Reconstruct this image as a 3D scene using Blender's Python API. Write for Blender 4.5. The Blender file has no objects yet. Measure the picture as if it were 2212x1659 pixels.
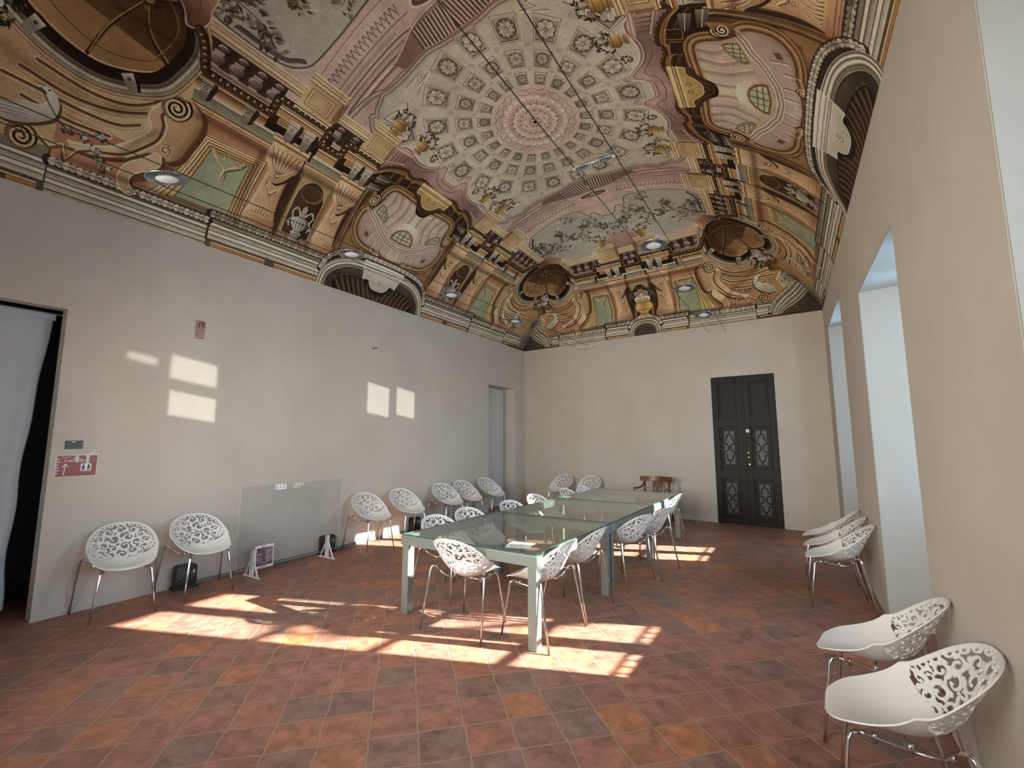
import bpy, bmesh, math, random
import numpy as np
from mathutils import Vector, Matrix

# ---------------------------------------------------------------- camera
W, H, B, SK, L = 6.46, 3.904, 10.155, -0.0816, 10.16
RR, VM, OFF, ES = 1.828, 0.695, 0.38, 1.027
scene = bpy.context.scene
col = scene.collection
cam_d = bpy.data.cameras.new('camera')
cam_d.sensor_width = 36.0
cam_d.lens = 974.5 / 2212 * 36.0
cam_d.clip_start = 0.02
cam = bpy.data.objects.new('camera', cam_d)
cam.location = (5.806, 0.0, 1.6)
cam.rotation_euler = (math.pi / 2 + 0.1226, 0.0007, 0.5479)
col.objects.link(cam)
scene.camera = cam

# ---------------------------------------------------------------- world, sun, exposure
world = bpy.data.worlds.new('world')
scene.world = world
world.use_nodes = True
wn = world.node_tree.nodes
wl = world.node_tree.links
wn.clear()
w_out = wn.new('ShaderNodeOutputWorld')
w_bg = wn.new('ShaderNodeBackground')
w_sky = wn.new('ShaderNodeTexSky')
w_sky.sky_type = 'NISHITA'
w_sky.sun_disc = False
w_sky.sun_elevation = math.radians(24)
w_sky.sun_rotation = math.radians(70)
w_sky.altitude = 200
w_bg.inputs['Strength'].default_value = 0.55
wl.new(w_sky.outputs[0], w_bg.inputs['Color'])
wl.new(w_bg.outputs[0], w_out.inputs['Surface'])

SUN_EL = math.radians(23.0)
SUN_AZ = math.radians(20.0)          # the light travels towards -x and a little towards -y
sun_d = bpy.data.lights.new('sun', 'SUN')
sun_d.energy = 66.0
sun_d.angle = math.radians(0.53)
sun_d.color = (1.0, 0.95, 0.87)
sun = bpy.data.objects.new('sun', sun_d)
sdir = Vector((-math.cos(SUN_AZ) * math.cos(SUN_EL), -math.sin(SUN_AZ) * math.cos(SUN_EL), -math.sin(SUN_EL)))
sun.rotation_euler = sdir.to_track_quat('-Z', 'Y').to_euler()
sun.location = (20, 10, 12)
col.objects.link(sun)

# daylight entering through the three windows (glass planes at x = 7.02)
WIN = [(0.70, 1.75, 0.95, 2.95), (3.97, 5.05, 0.97, 2.92), (7.40, 8.40, 0.97, 3.36)]
for wy0, wy1, wz0, wz1 in WIN:
    ld = bpy.data.lights.new('window_area_light', 'AREA')
    ld.shape = 'RECTANGLE'
    ld.size = 2.4
    ld.size_y = 3.0
    ld.energy = 440.0
    ld.color = (0.38, 0.66, 1.0)
    lo = bpy.data.objects.new('window_area_light', ld)
    lo.location = (8.9, (wy0 + wy1) / 2, 2.3)
    lo.rotation_euler = (math.pi / 2, 0, math.pi / 2)
    col.objects.link(lo)


# fill lamps behind two windows added in the unseen near end wall
FILL_WIN = [(1.45, 2.65, 0.95, 3.15), (3.85, 5.05, 0.95, 3.15)]
for wx0, wx1, wz0, wz1 in FILL_WIN:
    ld = bpy.data.lights.new('window_area_light', 'AREA')
    ld.shape = 'RECTANGLE'
    ld.size = wx1 - wx0 + 0.2
    ld.size_y = wz1 - wz0 + 0.2
    ld.energy = 165.0
    ld.spread = math.radians(112)
    ld.color = (1.0, 0.94, 0.88)
    lo = bpy.data.objects.new('window_area_light', ld)
    xm = (wx0 + wx1) / 2
    lo.location = (xm, B - L + SK * xm - 0.55, (wz0 + wz1) / 2)
    lo.rotation_euler = (math.pi / 2, 0, math.atan(SK))
    col.objects.link(lo)

vs = scene.view_settings
vs.view_transform = 'Standard'
vs.look = 'None'
vs.gamma = 1.0
vs.use_curve_mapping = False
vs.exposure = -0.16
scene.cycles.use_light_tree = False
scene.cycles.max_bounces = 10
scene.cycles.diffuse_bounces = 6
scene.cycles.transparent_max_bounces = 16
scene.cycles.caustics_reflective = False
scene.cycles.caustics_refractive = False
scene.cycles.sample_clamp_indirect = 6.0
# ---------------------------------------------------------------- helpers
def lin(c):
    return tuple((x / 255.0 / 12.92) if x / 255.0 <= 0.04045 else ((x / 255.0 + 0.055) / 1.055) ** 2.4 for x in c) + (1.0,)

MATS = {}
def mat(name, rgb, rough=0.6, metal=0.0, spec=0.5, bump=0.0, bscale=40.0, var=0.0, vscale=6.0, coat=0.0, rgb2=None):
    if name in MATS:
        return MATS[name]
    m = bpy.data.materials.new(name)
    m.use_nodes = True
    nt = m.node_tree
    b = nt.nodes['Principled BSDF']
    b.inputs['Base Color'].default_value = lin(rgb)
    b.inputs['Roughness'].default_value = rough
    b.inputs['Metallic'].default_value = metal
    b.inputs['Specular IOR Level'].default_value = spec
    b.inputs['Coat Weight'].default_value = coat
    tc = nt.nodes.new('ShaderNodeTexCoord')
    if var > 0 or rgb2:
        n = nt.nodes.new('ShaderNodeTexNoise')
        n.inputs['Scale'].default_value = vscale
        n.inputs['Detail'].default_value = 5
        nt.links.new(tc.outputs['Object'], n.inputs['Vector'])
        r = nt.nodes.new('ShaderNodeValToRGB')
        r.color_ramp.elements[0].position = 0.3
        r.color_ramp.elements[1].position = 0.7
        c2 = rgb2 or rgb
        r.color_ramp.elements[0].color = lin([max(0, x * (1 - var)) for x in c2])
        r.color_ramp.elements[1].color = lin([min(255, x * (1 + var * 0.5)) for x in rgb])
        nt.links.new(n.outputs['Fac'], r.inputs['Fac'])
        nt.links.new(r.outputs['Color'], b.inputs['Base Color'])
    if bump > 0:
        n2 = nt.nodes.new('ShaderNodeTexNoise')
        n2.inputs['Scale'].default_value = bscale
        n2.inputs['Detail'].default_value = 4
        nt.links.new(tc.outputs['Object'], n2.inputs['Vector'])
        bp = nt.nodes.new('ShaderNodeBump')
        bp.inputs['Strength'].default_value = bump
        bp.inputs['Distance'].default_value = 0.01
        nt.links.new(n2.outputs['Fac'], bp.inputs['Height'])
        nt.links.new(bp.outputs['Normal'], b.inputs['Normal'])
    MATS[name] = m
    return m

def glass_mat(name, tint, refl=1.0):
    if name in MATS:
        return MATS[name]
    m = bpy.data.materials.new(name)
    m.use_nodes = True
    nt = m.node_tree
    nt.nodes.clear()
    o = nt.nodes.new('ShaderNodeOutputMaterial')
    mx = nt.nodes.new('ShaderNodeMixShader')
    t = nt.nodes.new('ShaderNodeBsdfTransparent')
    t.inputs['Color'].default_value = lin(tint)
    g = nt.nodes.new('ShaderNodeBsdfGlossy')
    g.inputs['Roughness'].default_value = 0.0
    g.inputs['Color'].default_value = (refl, refl, refl, 1)
    lw = nt.nodes.new('ShaderNodeLayerWeight')          # Schlick reflection, the same from both sides of the pane
    lw.inputs['Blend'].default_value = 0.5
    pw = nt.nodes.new('ShaderNodeMath'); pw.operation = 'POWER'; pw.inputs[1].default_value = 5.0
    ma_ = nt.nodes.new('ShaderNodeMath'); ma_.operation = 'MULTIPLY_ADD'; ma_.inputs[1].default_value = 0.94; ma_.inputs[2].default_value = 0.045
    nt.links.new(lw.outputs['Facing'], pw.inputs[0]); nt.links.new(pw.outputs[0], ma_.inputs[0]); nt.links.new(ma_.outputs[0], mx.inputs[0])
    nt.links.new(t.outputs[0], mx.inputs[1])
    nt.links.new(g.outputs[0], mx.inputs[2])
    nt.links.new(mx.outputs[0], o.inputs['Surface'])
    MATS[name] = m
    return m

class MB:
    """collects shapes into one mesh"""
    def __init__(self):
        self.v, self.f, self.m = [], [], []
    def add(self, vs_, fs_, mi=0):
        n = len(self.v)
        self.v += [tuple(x) for x in vs_]
        self.f += [tuple(i + n for i in f) for f in fs_]
        self.m += [mi] * len(fs_)
    def box(self, a, b, M=None, mi=0):
        x0, y0, z0 = a; x1, y1, z1 = b
        vs_ = [(x0, y0, z0), (x1, y0, z0), (x1, y1, z0), (x0, y1, z0), (x0, y0, z1), (x1, y0, z1), (x1, y1, z1), (x0, y1, z1)]
        if M is not None:
            vs_ = [tuple(M @ Vector(p)) for p in vs_]
        self.add(vs_, [(0, 3, 2, 1), (4, 5, 6, 7), (0, 1, 5, 4), (1, 2, 6, 5), (2, 3, 7, 6), (3, 0, 4, 7)], mi)
    def bar(self, p, q, w, h, up=(0, 0, 1), mi=0):
        p, q = Vector(p), Vector(q)
        d = (q - p).normalized(); u = Vector(up)
        s = d.cross(u).normalized(); u = s.cross(d)
        vs_ = []
        for c in (p, q):
            for a, b in ((-1, -1), (1, -1), (1, 1), (-1, 1)):
                vs_.append(tuple(c + s * a * w / 2 + u * b * h / 2))
        self.add(vs_, [(0, 1, 2, 3), (7, 6, 5, 4), (0, 4, 5, 1), (1, 5, 6, 2), (2, 6, 7, 3), (3, 7, 4, 0)], mi)
    def tube(self, pts, r, n=10, cap=True, mi=0):
        pts = [Vector(p) for p in pts]
        rs = r if isinstance(r, (list, tuple)) else [r] * len(pts)
        t0 = (pts[1] - pts[0]).normalized()
        a = Vector((0, 0, 1)) if abs(t0.z) < 0.9 else Vector((1, 0, 0))
        nrm = t0.cross(a).normalized()
        vs_, fs_ = [], []
        for i, p in enumerate(pts):
            t = (pts[min(i + 1, len(pts) - 1)] - pts[max(i - 1, 0)]).normalized()
            nrm = (nrm - t * nrm.dot(t)).normalized()
            bn = t.cross(nrm)
            for k in range(n):
                an = 2 * math.pi * k / n
                vs_.append(tuple(p + (nrm * math.cos(an) + bn * math.sin(an)) * rs[i]))
        for i in range(len(pts) - 1):
            for k in range(n):
                k2 = (k + 1) % n
                fs_.append((i * n + k, i * n + k2, (i + 1) * n + k2, (i + 1) * n + k))
        if cap:
            fs_.append(tuple(range(n - 1, -1, -1)))
            fs_.append(tuple(range((len(pts) - 1) * n, len(pts) * n)))
        self.add(vs_, fs_, mi)
    def prism(self, poly, d0, d1, axis='x', mi=0, mapf=None):
        """extrude a 2D polygon along axis from d0 to d1"""
        n = len(poly)
        def mk(p, d):
            if axis == 'x': q = (d, p[0], p[1])
            elif axis == 'y': q = (p[0], d, p[1])
            else: q = (p[0], p[1], d)
            return mapf(q) if mapf else q
        vs_ = [mk(p, d0) for p in poly] + [mk(p, d1) for p in poly]
        fs_ = [tuple(range(n)), tuple(range(2 * n - 1, n - 1, -1))]
        fs_ += [(i, i + n, (i + 1) % n + n, (i + 1) % n) for i in range(n)]
        self.add(vs_, fs_, mi)
    def lathe(self, prof, c=(0, 0, 0), n=24, mi=0):
        vs_, fs_ = [], []
        for r, z in prof:
            for k in range(n):
                an = 2 * math.pi * k / n
                vs_.append((c[0] + r * math.cos(an), c[1] + r * math.sin(an), c[2] + z))
        for i in range(len(prof) - 1):
            for k in range(n):
                k2 = (k + 1) % n
                fs_.append((i * n + k, i * n + k2, (i + 1) * n + k2, (i + 1) * n + k))
        self.add(vs_, fs_, mi)
    def build(self, name, mats_, parent=None, smooth=False, bevel=0.0, fix=True):
        me = bpy.data.meshes.new(name)
        me.from_pydata(self.v, [], self.f)
        if not isinstance(mats_, (list, tuple)):
            mats_ = [mats_]
        for m in mats_:
            me.materials.append(m)
        if len(mats_) > 1:
            me.polygons.foreach_set('material_index', self.m)
        if fix:
            bm = bmesh.new(); bm.from_mesh(me)
            bmesh.ops.recalc_face_normals(bm, faces=bm.faces)
            bm.to_mesh(me); bm.free()
        if smooth:
            me.polygons.foreach_set('use_smooth', [True] * len(me.polygons))
        o = bpy.data.objects.new(name, me)
        col.objects.link(o)
        if parent is not None:
            o.parent = parent
        if bevel > 0:
            bv = o.modifiers.new('bevel', 'BEVEL')
            bv.width = bevel; bv.segments = 2; bv.limit_method = 'ANGLE'
        return o

def tag(o, label=None, cat=None, group=None, kind=None):
    if label: o['label'] = label
    if cat: o['category'] = cat
    if group: o['group'] = group
    if kind: o['kind'] = kind
    return o

def empty(name, loc=(0, 0, 0), rz=0.0):
    o = bpy.data.objects.new(name, None)
    o.empty_display_size = 0.1
    o.location = loc
    o.rotation_euler = (0, 0, rz)
    col.objects.link(o)
    return o

def copy_tree(o, parent=None):
    c = o.copy()
    col.objects.link(c)
    c.parent = parent
    for ch in list(o.children):
        copy_tree(ch, c)
    return c

def voxels(xs, ys, zs, solid, mapf=lambda p: p):
    """faces between solid and empty cells of a cut-up block"""
    mb = MB(); idx = {}
    def vid(i, j, k):
        key = (i, j, k)
        if key not in idx:
            idx[key] = len(mb.v); mb.v.append(tuple(mapf((xs[i], ys[j], zs[k]))))
        return idx[key]
    nx, ny, nz = len(xs) - 1, len(ys) - 1, len(zs) - 1
    S = lambda i, j, k: 0 <= i < nx and 0 <= j < ny and 0 <= k < nz and solid((xs[i] + xs[i + 1]) / 2, (ys[j] + ys[j + 1]) / 2, (zs[k] + zs[k + 1]) / 2)
    for i in range(nx):
        for j in range(ny):
            for k in range(nz):
                if not S(i, j, k): continue
                for (d, q) in (((-1, 0, 0), ((0, 0, 0), (0, 0, 1), (0, 1, 1), (0, 1, 0))), ((1, 0, 0), ((1, 0, 0), (1, 1, 0), (1, 1, 1), (1, 0, 1))),
                               ((0, -1, 0), ((0, 0, 0), (1, 0, 0), (1, 0, 1), (0, 0, 1))), ((0, 1, 0), ((0, 1, 0), (0, 1, 1), (1, 1, 1), (1, 1, 0))),
                               ((0, 0, -1), ((0, 0, 0), (0, 1, 0), (1, 1, 0), (1, 0, 0))), ((0, 0, 1), ((0, 0, 1), (1, 0, 1), (1, 1, 1), (0, 1, 1)))):
                    if not S(i + d[0], j + d[1], k + d[2]):
                        mb.f.append(tuple(vid(i + a, j + b, k + c) for a, b, c in q)); mb.m.append(0)
    return mb

yb = lambda x: B + SK * x          # back wall line
yn = lambda x: B - L + SK * x      # near wall line

def catmull(pts, n=6, closed=False):
    P = [np.array(p, float) for p in pts]
    out = []
    m = len(P)
    rng = range(m) if closed else range(m - 1)
    for i in rng:
        p1, p2 = P[i], P[(i + 1) % m]
        p0 = P[i - 1] if (closed or i > 0) else 2 * p1 - p2
        p3 = P[(i + 2) % m] if (closed or i + 2 < m) else 2 * p2 - p1
        for k in range(n):
            t = k / n
            out.append(0.5 * ((2 * p1) + (-p0 + p2) * t + (2 * p0 - 5 * p1 + 4 * p2 - p3) * t * t + (-p0 + 3 * p1 - 3 * p2 + p3) * t ** 3))
    if not closed: out.append(P[-1])
    return out
# ---------------------------------------------------------------- room materials
def plaster(name, rgb, rgb2):
    m = bpy.data.materials.new(name)
    m.use_nodes = True
    nt = m.node_tree
    b = nt.nodes['Principled BSDF']
    b.inputs['Roughness'].default_value = 0.85
    b.inputs['Specular IOR Level'].default_value = 0.25
    tc = nt.nodes.new('ShaderNodeTexCoord')
    n = nt.nodes.new('ShaderNodeTexNoise'); n.inputs['Scale'].default_value = 1.3; n.inputs['Detail'].default_value = 6
    n.inputs['Roughness'].default_value = 0.6
    r = nt.nodes.new('ShaderNodeValToRGB')
    r.color_ramp.elements[0].position = 0.3; r.color_ramp.elements[1].position = 0.7
    r.color_ramp.elements[0].color = lin(rgb2); r.color_ramp.elements[1].color = lin(rgb)
    n2 = nt.nodes.new('ShaderNodeTexNoise'); n2.inputs['Scale'].default_value = 60; n2.inputs['Detail'].default_value = 5
    bp = nt.nodes.new('ShaderNodeBump'); bp.inputs['Strength'].default_value = 0.12; bp.inputs['Distance'].default_value = 0.01
    n3 = nt.nodes.new('ShaderNodeTexNoise'); n3.inputs['Scale'].default_value = 2.2; n3.inputs['Detail'].default_value = 2
    bp2 = nt.nodes.new('ShaderNodeBump'); bp2.inputs['Strength'].default_value = 0.25; bp2.inputs['Distance'].default_value = 0.06
    L_ = nt.links.new
    for q in (n, n2, n3): L_(tc.outputs['Object'], q.inputs['Vector'])
    L_(n.outputs['Fac'], r.inputs['Fac']); L_(r.outputs['Color'], b.inputs['Base Color'])
    L_(n3.outputs['Fac'], bp2.inputs['Height'])
    L_(n2.outputs['Fac'], bp.inputs['Height']); L_(bp2.outputs['Normal'], bp.inputs['Normal']); L_(bp.outputs['Normal'], b.inputs['Normal'])
    return m
M_wall = plaster('plaster_cream', (204, 197, 186), (194, 186, 174))
M_jamb = plaster('plaster_white', (184, 186, 184), (175, 177, 174))

def tile_mat():
    m = bpy.data.materials.new('terracotta_tiles')
    m.use_nodes = True
    nt = m.node_tree; N = nt.nodes; L_ = nt.links.new
    b = N['Principled BSDF']
    tc = N.new('ShaderNodeTexCoord')
    mp = N.new('ShaderNodeMapping')
    mp.inputs['Rotation'].default_value = (0, 0, math.radians(-44.5))
    mp.inputs['Scale'].default_value = (1 / 0.258, 1 / 0.258, 1)
    mp.inputs['Location'].default_value = (0.47, 0.05, 0)
    L_(tc.outputs['Object'], mp.inputs['Vector'])
    # wobble of the joints
    wb = N.new('ShaderNodeTexNoise'); wb.inputs['Scale'].default_value = 1.7; wb.inputs['Detail'].default_value = 3
    L_(mp.outputs[0], wb.inputs['Vector'])
    sc = N.new('ShaderNodeVectorMath'); sc.operation = 'MULTIPLY_ADD'
    sc.inputs[1].default_value = (0.16, 0.16, 0); 
    L_(wb.outputs['Color'], sc.inputs[0]); L_(mp.outputs[0], sc.inputs[2])
    fl_ = N.new('ShaderNodeVectorMath'); fl_.operation = 'FLOOR'; L_(sc.outputs[0], fl_.inputs[0])
    fr = N.new('ShaderNodeVectorMath'); fr.operation = 'FRACTION'; L_(sc.outputs[0], fr.inputs[0])
    wnz = N.new('ShaderNodeTexWhiteNoise'); wnz.noise_dimensions = '2D'; L_(fl_.outputs[0], wnz.inputs['Vector'])
    ramp = N.new('ShaderNodeValToRGB'); cr = ramp.color_ramp
    cr.interpolation = 'LINEAR'
    cr.elements[0].position = 0.0; cr.elements[0].color = lin((128, 98, 86))
    cr.elements[1].position = 1.0; cr.elements[1].color = lin((178, 116, 78))
    for p_, c_ in ((0.10, (134, 106, 94)), (0.25, (143, 101, 87)), (0.5, (150, 104, 88)), (0.75, (156, 108, 90)), (0.93, (162, 110, 84))):
        e = cr.elements.new(p_); e.color = lin(c_)
    L_(wnz.outputs['Value'], ramp.inputs['Fac'])
    # mottling and stains inside tiles
    n1 = N.new('ShaderNodeTexNoise'); n1.inputs['Scale'].default_value = 9; n1.inputs['Detail'].default_value = 8; n1.inputs['Roughness'].default_value = 0.65
    L_(tc.outputs['Object'], n1.inputs['Vector'])
    r1 = N.new('ShaderNodeValToRGB'); r1.color_ramp.elements[0].position = 0.32; r1.color_ramp.elements[1].position = 0.68
    r1.color_ramp.elements[0].color = (0.55, 0.52, 0.52, 1); r1.color_ramp.elements[1].color = (1.3, 1.28, 1.28, 1)
    L_(n1.outputs['Fac'], r1.inputs['Fac'])
    mu = N.new('ShaderNodeMix'); mu.data_type = 'RGBA'; mu.blend_type = 'MULTIPLY'; mu.inputs[0].default_value = 1.0
    L_(ramp.outputs['Color'], mu.inputs[6]); L_(r1.outputs['Color'], mu.inputs[7])
    # pale scuffs
    n4 = N.new('ShaderNodeTexNoise'); n4.inputs['Scale'].default_value = 26; n4.inputs['Detail'].default_value = 6; n4.inputs['Roughness'].default_value = 0.7
    L_(tc.outputs['Object'], n4.inputs['Vector'])
    r4 = N.new('ShaderNodeValToRGB'); r4.color_ramp.elements[0].position = 0.56; r4.color_ramp.elements[1].position = 0.72
    r4.color_ramp.elements[1].color = (0.62, 0.62, 0.62, 1)
    L_(n4.outputs['Fac'], r4.inputs['Fac'])
    sc2 = N.new('ShaderNodeMix'); sc2.data_type = 'RGBA'
    sc2.inputs[7].default_value = lin((176, 150, 130))
    L_(r4.outputs['Color'], sc2.inputs[0]); L_(mu.outputs[2], sc2.inputs[6])
    # mortar
    sub = N.new('ShaderNodeVectorMath'); sub.operation = 'SUBTRACT'; sub.inputs[1].default_value = (0.5, 0.5, 0.5); L_(fr.outputs[0], sub.inputs[0])
    ab = N.new('ShaderNodeVectorMath'); ab.operation = 'ABSOLUTE'; L_(sub.outputs[0], ab.inputs[0])
    sp = N.new('ShaderNodeSeparateXYZ'); L_(ab.outputs[0], sp.inputs[0])
    mxn = N.new('ShaderNodeMath'); mxn.operation = 'MAXIMUM'; L_(sp.outputs[0], mxn.inputs[0]); L_(sp.outputs[1], mxn.inputs[1])
    nj = N.new('ShaderNodeTexNoise'); nj.inputs['Scale'].default_value = 30; nj.inputs['Detail'].default_value = 3
    L_(tc.outputs['Object'], nj.inputs['Vector'])
    ad = N.new('ShaderNodeMath'); ad.operation = 'MULTIPLY_ADD'; ad.inputs[1].default_value = 0.035; 
    L_(nj.outputs['Fac'], ad.inputs[0]); L_(mxn.outputs[0], ad.inputs[2])
    mr = N.new('ShaderNodeMapRange'); mr.inputs['From Min'].default_value = 0.488; mr.inputs['From Max'].default_value = 0.506
    L_(ad.outputs[0], mr.inputs['Value'])
    mm = N.new('ShaderNodeMix'); mm.data_type = 'RGBA'
    mm.inputs[7].default_value = lin((156, 124, 108))
    L_(mr.outputs[0], mm.inputs[0]); L_(sc2.outputs[2], mm.inputs[6])
    L_(mm.outputs[2], b.inputs['Base Color'])
    b.inputs['Specular IOR Level'].default_value = 0.5
    rr = N.new('ShaderNodeMapRange'); rr.inputs['To Min'].default_value = 0.36; rr.inputs['To Max'].default_value = 0.66
    L_(n1.outputs['Fac'], rr.inputs['Value']); L_(rr.outputs[0], b.inputs['Roughness'])
    inv = N.new('ShaderNodeMath'); inv.operation = 'MULTIPLY_ADD'; inv.inputs[1].default_value = -0.5
    L_(mr.outputs[0], inv.inputs[0])
    hh = N.new('ShaderNodeMath'); hh.operation = 'MULTIPLY'; hh.inputs[1].default_value = 0.8; L_(wnz.outputs['Value'], hh.inputs[0])
    hs = N.new('ShaderNodeMath'); hs.operation = 'ADD'; L_(hh.outputs[0], hs.inputs[0]); L_(n1.outputs['Fac'], hs.inputs[1])
    L_(hs.outputs[0], inv.inputs[2])
    bp = N.new('ShaderNodeBump'); bp.inputs['Strength'].default_value = 0.5; bp.inputs['Distance'].default_value = 0.006
    L_(inv.outputs[0], bp.inputs['Height']); L_(bp.outputs['Normal'], b.inputs['Normal'])
    return m
M_floor = tile_mat()

# ---------------------------------------------------------------- floor
mb = MB()
mb.add([(-3.2, -2.2, 0), (7.16, -2.2, 0), (7.16, 10.6, 0), (-3.2, 10.6, 0), (-3.2, -2.2, -0.3), (7.16, -2.2, -0.3), (7.16, 10.6, -0.3), (-3.2, 10.6, -0.3)],
       [(0, 1, 2, 3), (7, 6, 5, 4), (0, 4, 5, 1), (1, 5, 6, 2), (2, 6, 7, 3), (3, 7, 4, 0)])
tag(mb.build('floor', M_floor), 'floor of worn square terracotta tiles laid on the diagonal', 'floor', kind='structure')

# ---------------------------------------------------------------- left wall: doorway with curtain, and a far doorway niche
xs = [-0.45, -0.14, 0.0]; ys = [-0.3, 0.18, 1.37, 2.2, 8.49, 9.66, 10.6]; zs = [-0.01, 2.84, 2.86, H]
def sl(x, y, z):
    if 0.18 < y < 1.37 and z < 2.84: return False
    if 8.49 < y < 9.66 and z < 2.86: return x < -0.36
    return x > -0.14
xs = [-0.45, -0.36, -0.14, 0.0]
def sl2(x, y, z):
    if 0.18 < y < 1.37: return x > -0.14 and z > 2.84
    if 8.49 < y < 9.66 and z < 2.86: return x < -0.36
    if 1.37 < y < 2.2: return x > -0.14
    if y > 2.2: return True
    return x > -0.14
tag(voxels(xs, ys, zs, sl2).build('wall_left', M_wall), 'long left wall in cream plaster', 'wall', kind='structure')
# grey door leaf set inside the far niche
mb = MB(); mb.box((-0.36, 8.50, 0.0), (-0.325, 9.63, 2.84))
M_grey = mat('grey_paint', (206, 204, 200), 0.6)
tag(mb.build('door_2', M_grey), 'plain pale grey door leaf set back in the left wall niche', 'door', kind='structure')

# ---------------------------------------------------------------- back wall with the carved door
mapb = lambda p: (p[0], yb(p[0]) + p[1], p[2])
xs = [-0.5, 4.525, 5.635, 7.2]; ys = [0.0, 0.10, 0.45]; zs = [-0.01, 2.835, H]
tag(voxels(xs, ys, zs, lambda x, y, z: not (4.525 < x < 5.635 and z < 2.835 and y < 0.10), mapb).build('wall_back', M_wall),
    'far end wall in cream plaster', 'wall', kind='structure')
# near wall behind the viewer
mapn = lambda p: (p[0], yn(p[0]) - p[1], p[2])
tag(voxels(sorted([-0.5, 7.2] + [v for w in FILL_WIN for v in w[:2]]), [0.0, 0.4], [-0.01, 0.95, 3.15, H], lambda x, y, z: not (0.95 < z < 3.15 and any(w[0] < x < w[1] for w in FILL_WIN)), mapn).build('wall_near', M_wall), 'near end wall in cream plaster', 'wall', kind='structure')

# ---------------------------------------------------------------- right wall: three deep window recesses
REC = [(0.42, 2.05, 3.4), (3.65, 5.31, 3.0), (6.88, 8.80, 3.42)]
ys = sorted({-0.7, 10.1} | {v for r in REC for v in r[:2]} | {v for w in WIN for v in w[:2]})
zs = sorted({-0.01, H} | {r[2] for r in REC} | {v for w in WIN for v in w[2:]})
def sr(x, y, z):
    for (a, b_, t), w in zip(REC, WIN):
        if a < y < b_ and z < t:
            if x < 7.0: return False
            return not (w[0] < y < w[1] and w[2] < z < w[3])
    return True
def mapr(p):
    # the recess sides are splayed towards the glass
    x, y, z = p
    if x > 6.9:
        for a, b_, t in REC:
            if abs(y - a) < 1e-6: y = a + 0.2
            elif abs(y - b_) < 1e-6: y = b_ - 0.2
    return (x, y, z)
tag(voxels([6.46, 7.0, 7.12], ys, zs, sr, mapr).build('wall_right', M_wall), 'right wall in cream plaster with deep window recesses', 'wall', kind='structure')
# white lining of the recess sides and soffits
for n, (a, b_, t) in enumerate(REC):
    mb = MB()
    e = 0.012
    for y0_, y1_, s_ in ((b_, b_ - 0.2, -1), (a, a + 0.2, 1)):
        q = [(6.462, y0_, 0), (6.998, y1_, 0), (6.998, y1_ + s_ * e, 0), (6.462, y0_ + s_ * e, 0)]
        mb.add(q + [(p[0], p[1], t) for p in q], [(0, 1, 2, 3), (7, 6, 5, 4), (0, 4, 5, 1), (1, 5, 6, 2), (2, 6, 7, 3), (3, 7, 4, 0)])
    q = [(6.462, a, t - e), (6.462, b_, t - e), (6.998, b_ - 0.2, t - e), (6.998, a + 0.2, t - e)]
    mb.add(q + [(p[0], p[1], t) for p in q], [(0, 1, 2, 3), (7, 6, 5, 4), (0, 4, 5, 1), (1, 5, 6, 2), (2, 6, 7, 3), (3, 7, 4, 0)])
    tag(mb.build('trim_%d' % (n + 1), M_jamb), 'white plaster lining of a window recess', 'window recess', kind='structure')
# windows: frame, glazing bars, panes
M_wf = mat('window_paint', (225, 222, 214), 0.5)
M_pane = glass_mat('window_glass', (246, 250, 248))
RAILS = [1.40, 1.83, 2.27]
for n, (a, b_, z0, z1) in enumerate(WIN):
    root = empty('window_%d' % (n + 1), (7.04, (a + b_) / 2, z0))
    tag(root, 'tall window with pale glazing bars in the right wall', 'window', kind='structure')
    hw = (b_ - a) / 2; hh = z1 - z0
    mb = MB()
    mb.box((-0.03, -hw, 0), (0.03, -hw + 0.055, hh)); mb.box((-0.03, hw - 0.055, 0), (0.03, hw, hh))
    mb.box((-0.03, -hw, 0), (0.03, hw, 0.05)); mb.box((-0.03, -hw, hh - 0.05), (0.03, hw, hh))
    mb.box((-0.035, -0.085, 0), (0.035, 0.085, hh))
    mb.build('window_frame', M_wf, root, bevel=0.004)
    mb = MB()
    for z in RAILS:
        mb.box((-0.015, -hw, z - z0 - 0.022), (0.015, hw, z - z0 + 0.022))
    mb.build('glazing_bar', M_wf, root)
    for s in (-1, 1):
        mb = MB()
        y0_, y1_ = (0.085, hw - 0.055) if s > 0 else (-hw + 0.055, -0.085)
        mb.add([(0, y0_, 0.05), (0, y1_, 0.05), (0, y1_, hh - 0.05), (0, y0_, hh - 0.05)], [(0, 1, 2, 3)])
        mb.build('pane', M_pane, root, fix=False)
# shadow casting balcony rail outside window 2 (its thin bars show in the sun patch)
M_iron = mat('wrought_iron', (40, 38, 36), 0.5, 0.6)
for n, (a, b_, z0, z1) in enumerate(WIN):
    root = empty('balcony_rail', (7.3, (a + b_) / 2, 0.0))
    tag(root, 'black iron balcony rail outside window %d counted from the near end' % (n + 1), 'railing', kind='structure')
    mb = MB(); mb.box((-0.009, -0.8, 1.182), (0.009, 0.8, 1.196)); mb.box((-0.012, -0.8, 0.1), (0.012, 0.8, 0.125))
    mb.build('handrail', M_iron, root)
    mb = MB()
    k = -0.78
    while k < 0.79:
        mb.box((-0.007, k - 0.007, 0.1), (0.007, k + 0.007, 1.18)); k += 0.11
    mb.build('baluster_bars', M_iron, root)

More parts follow.
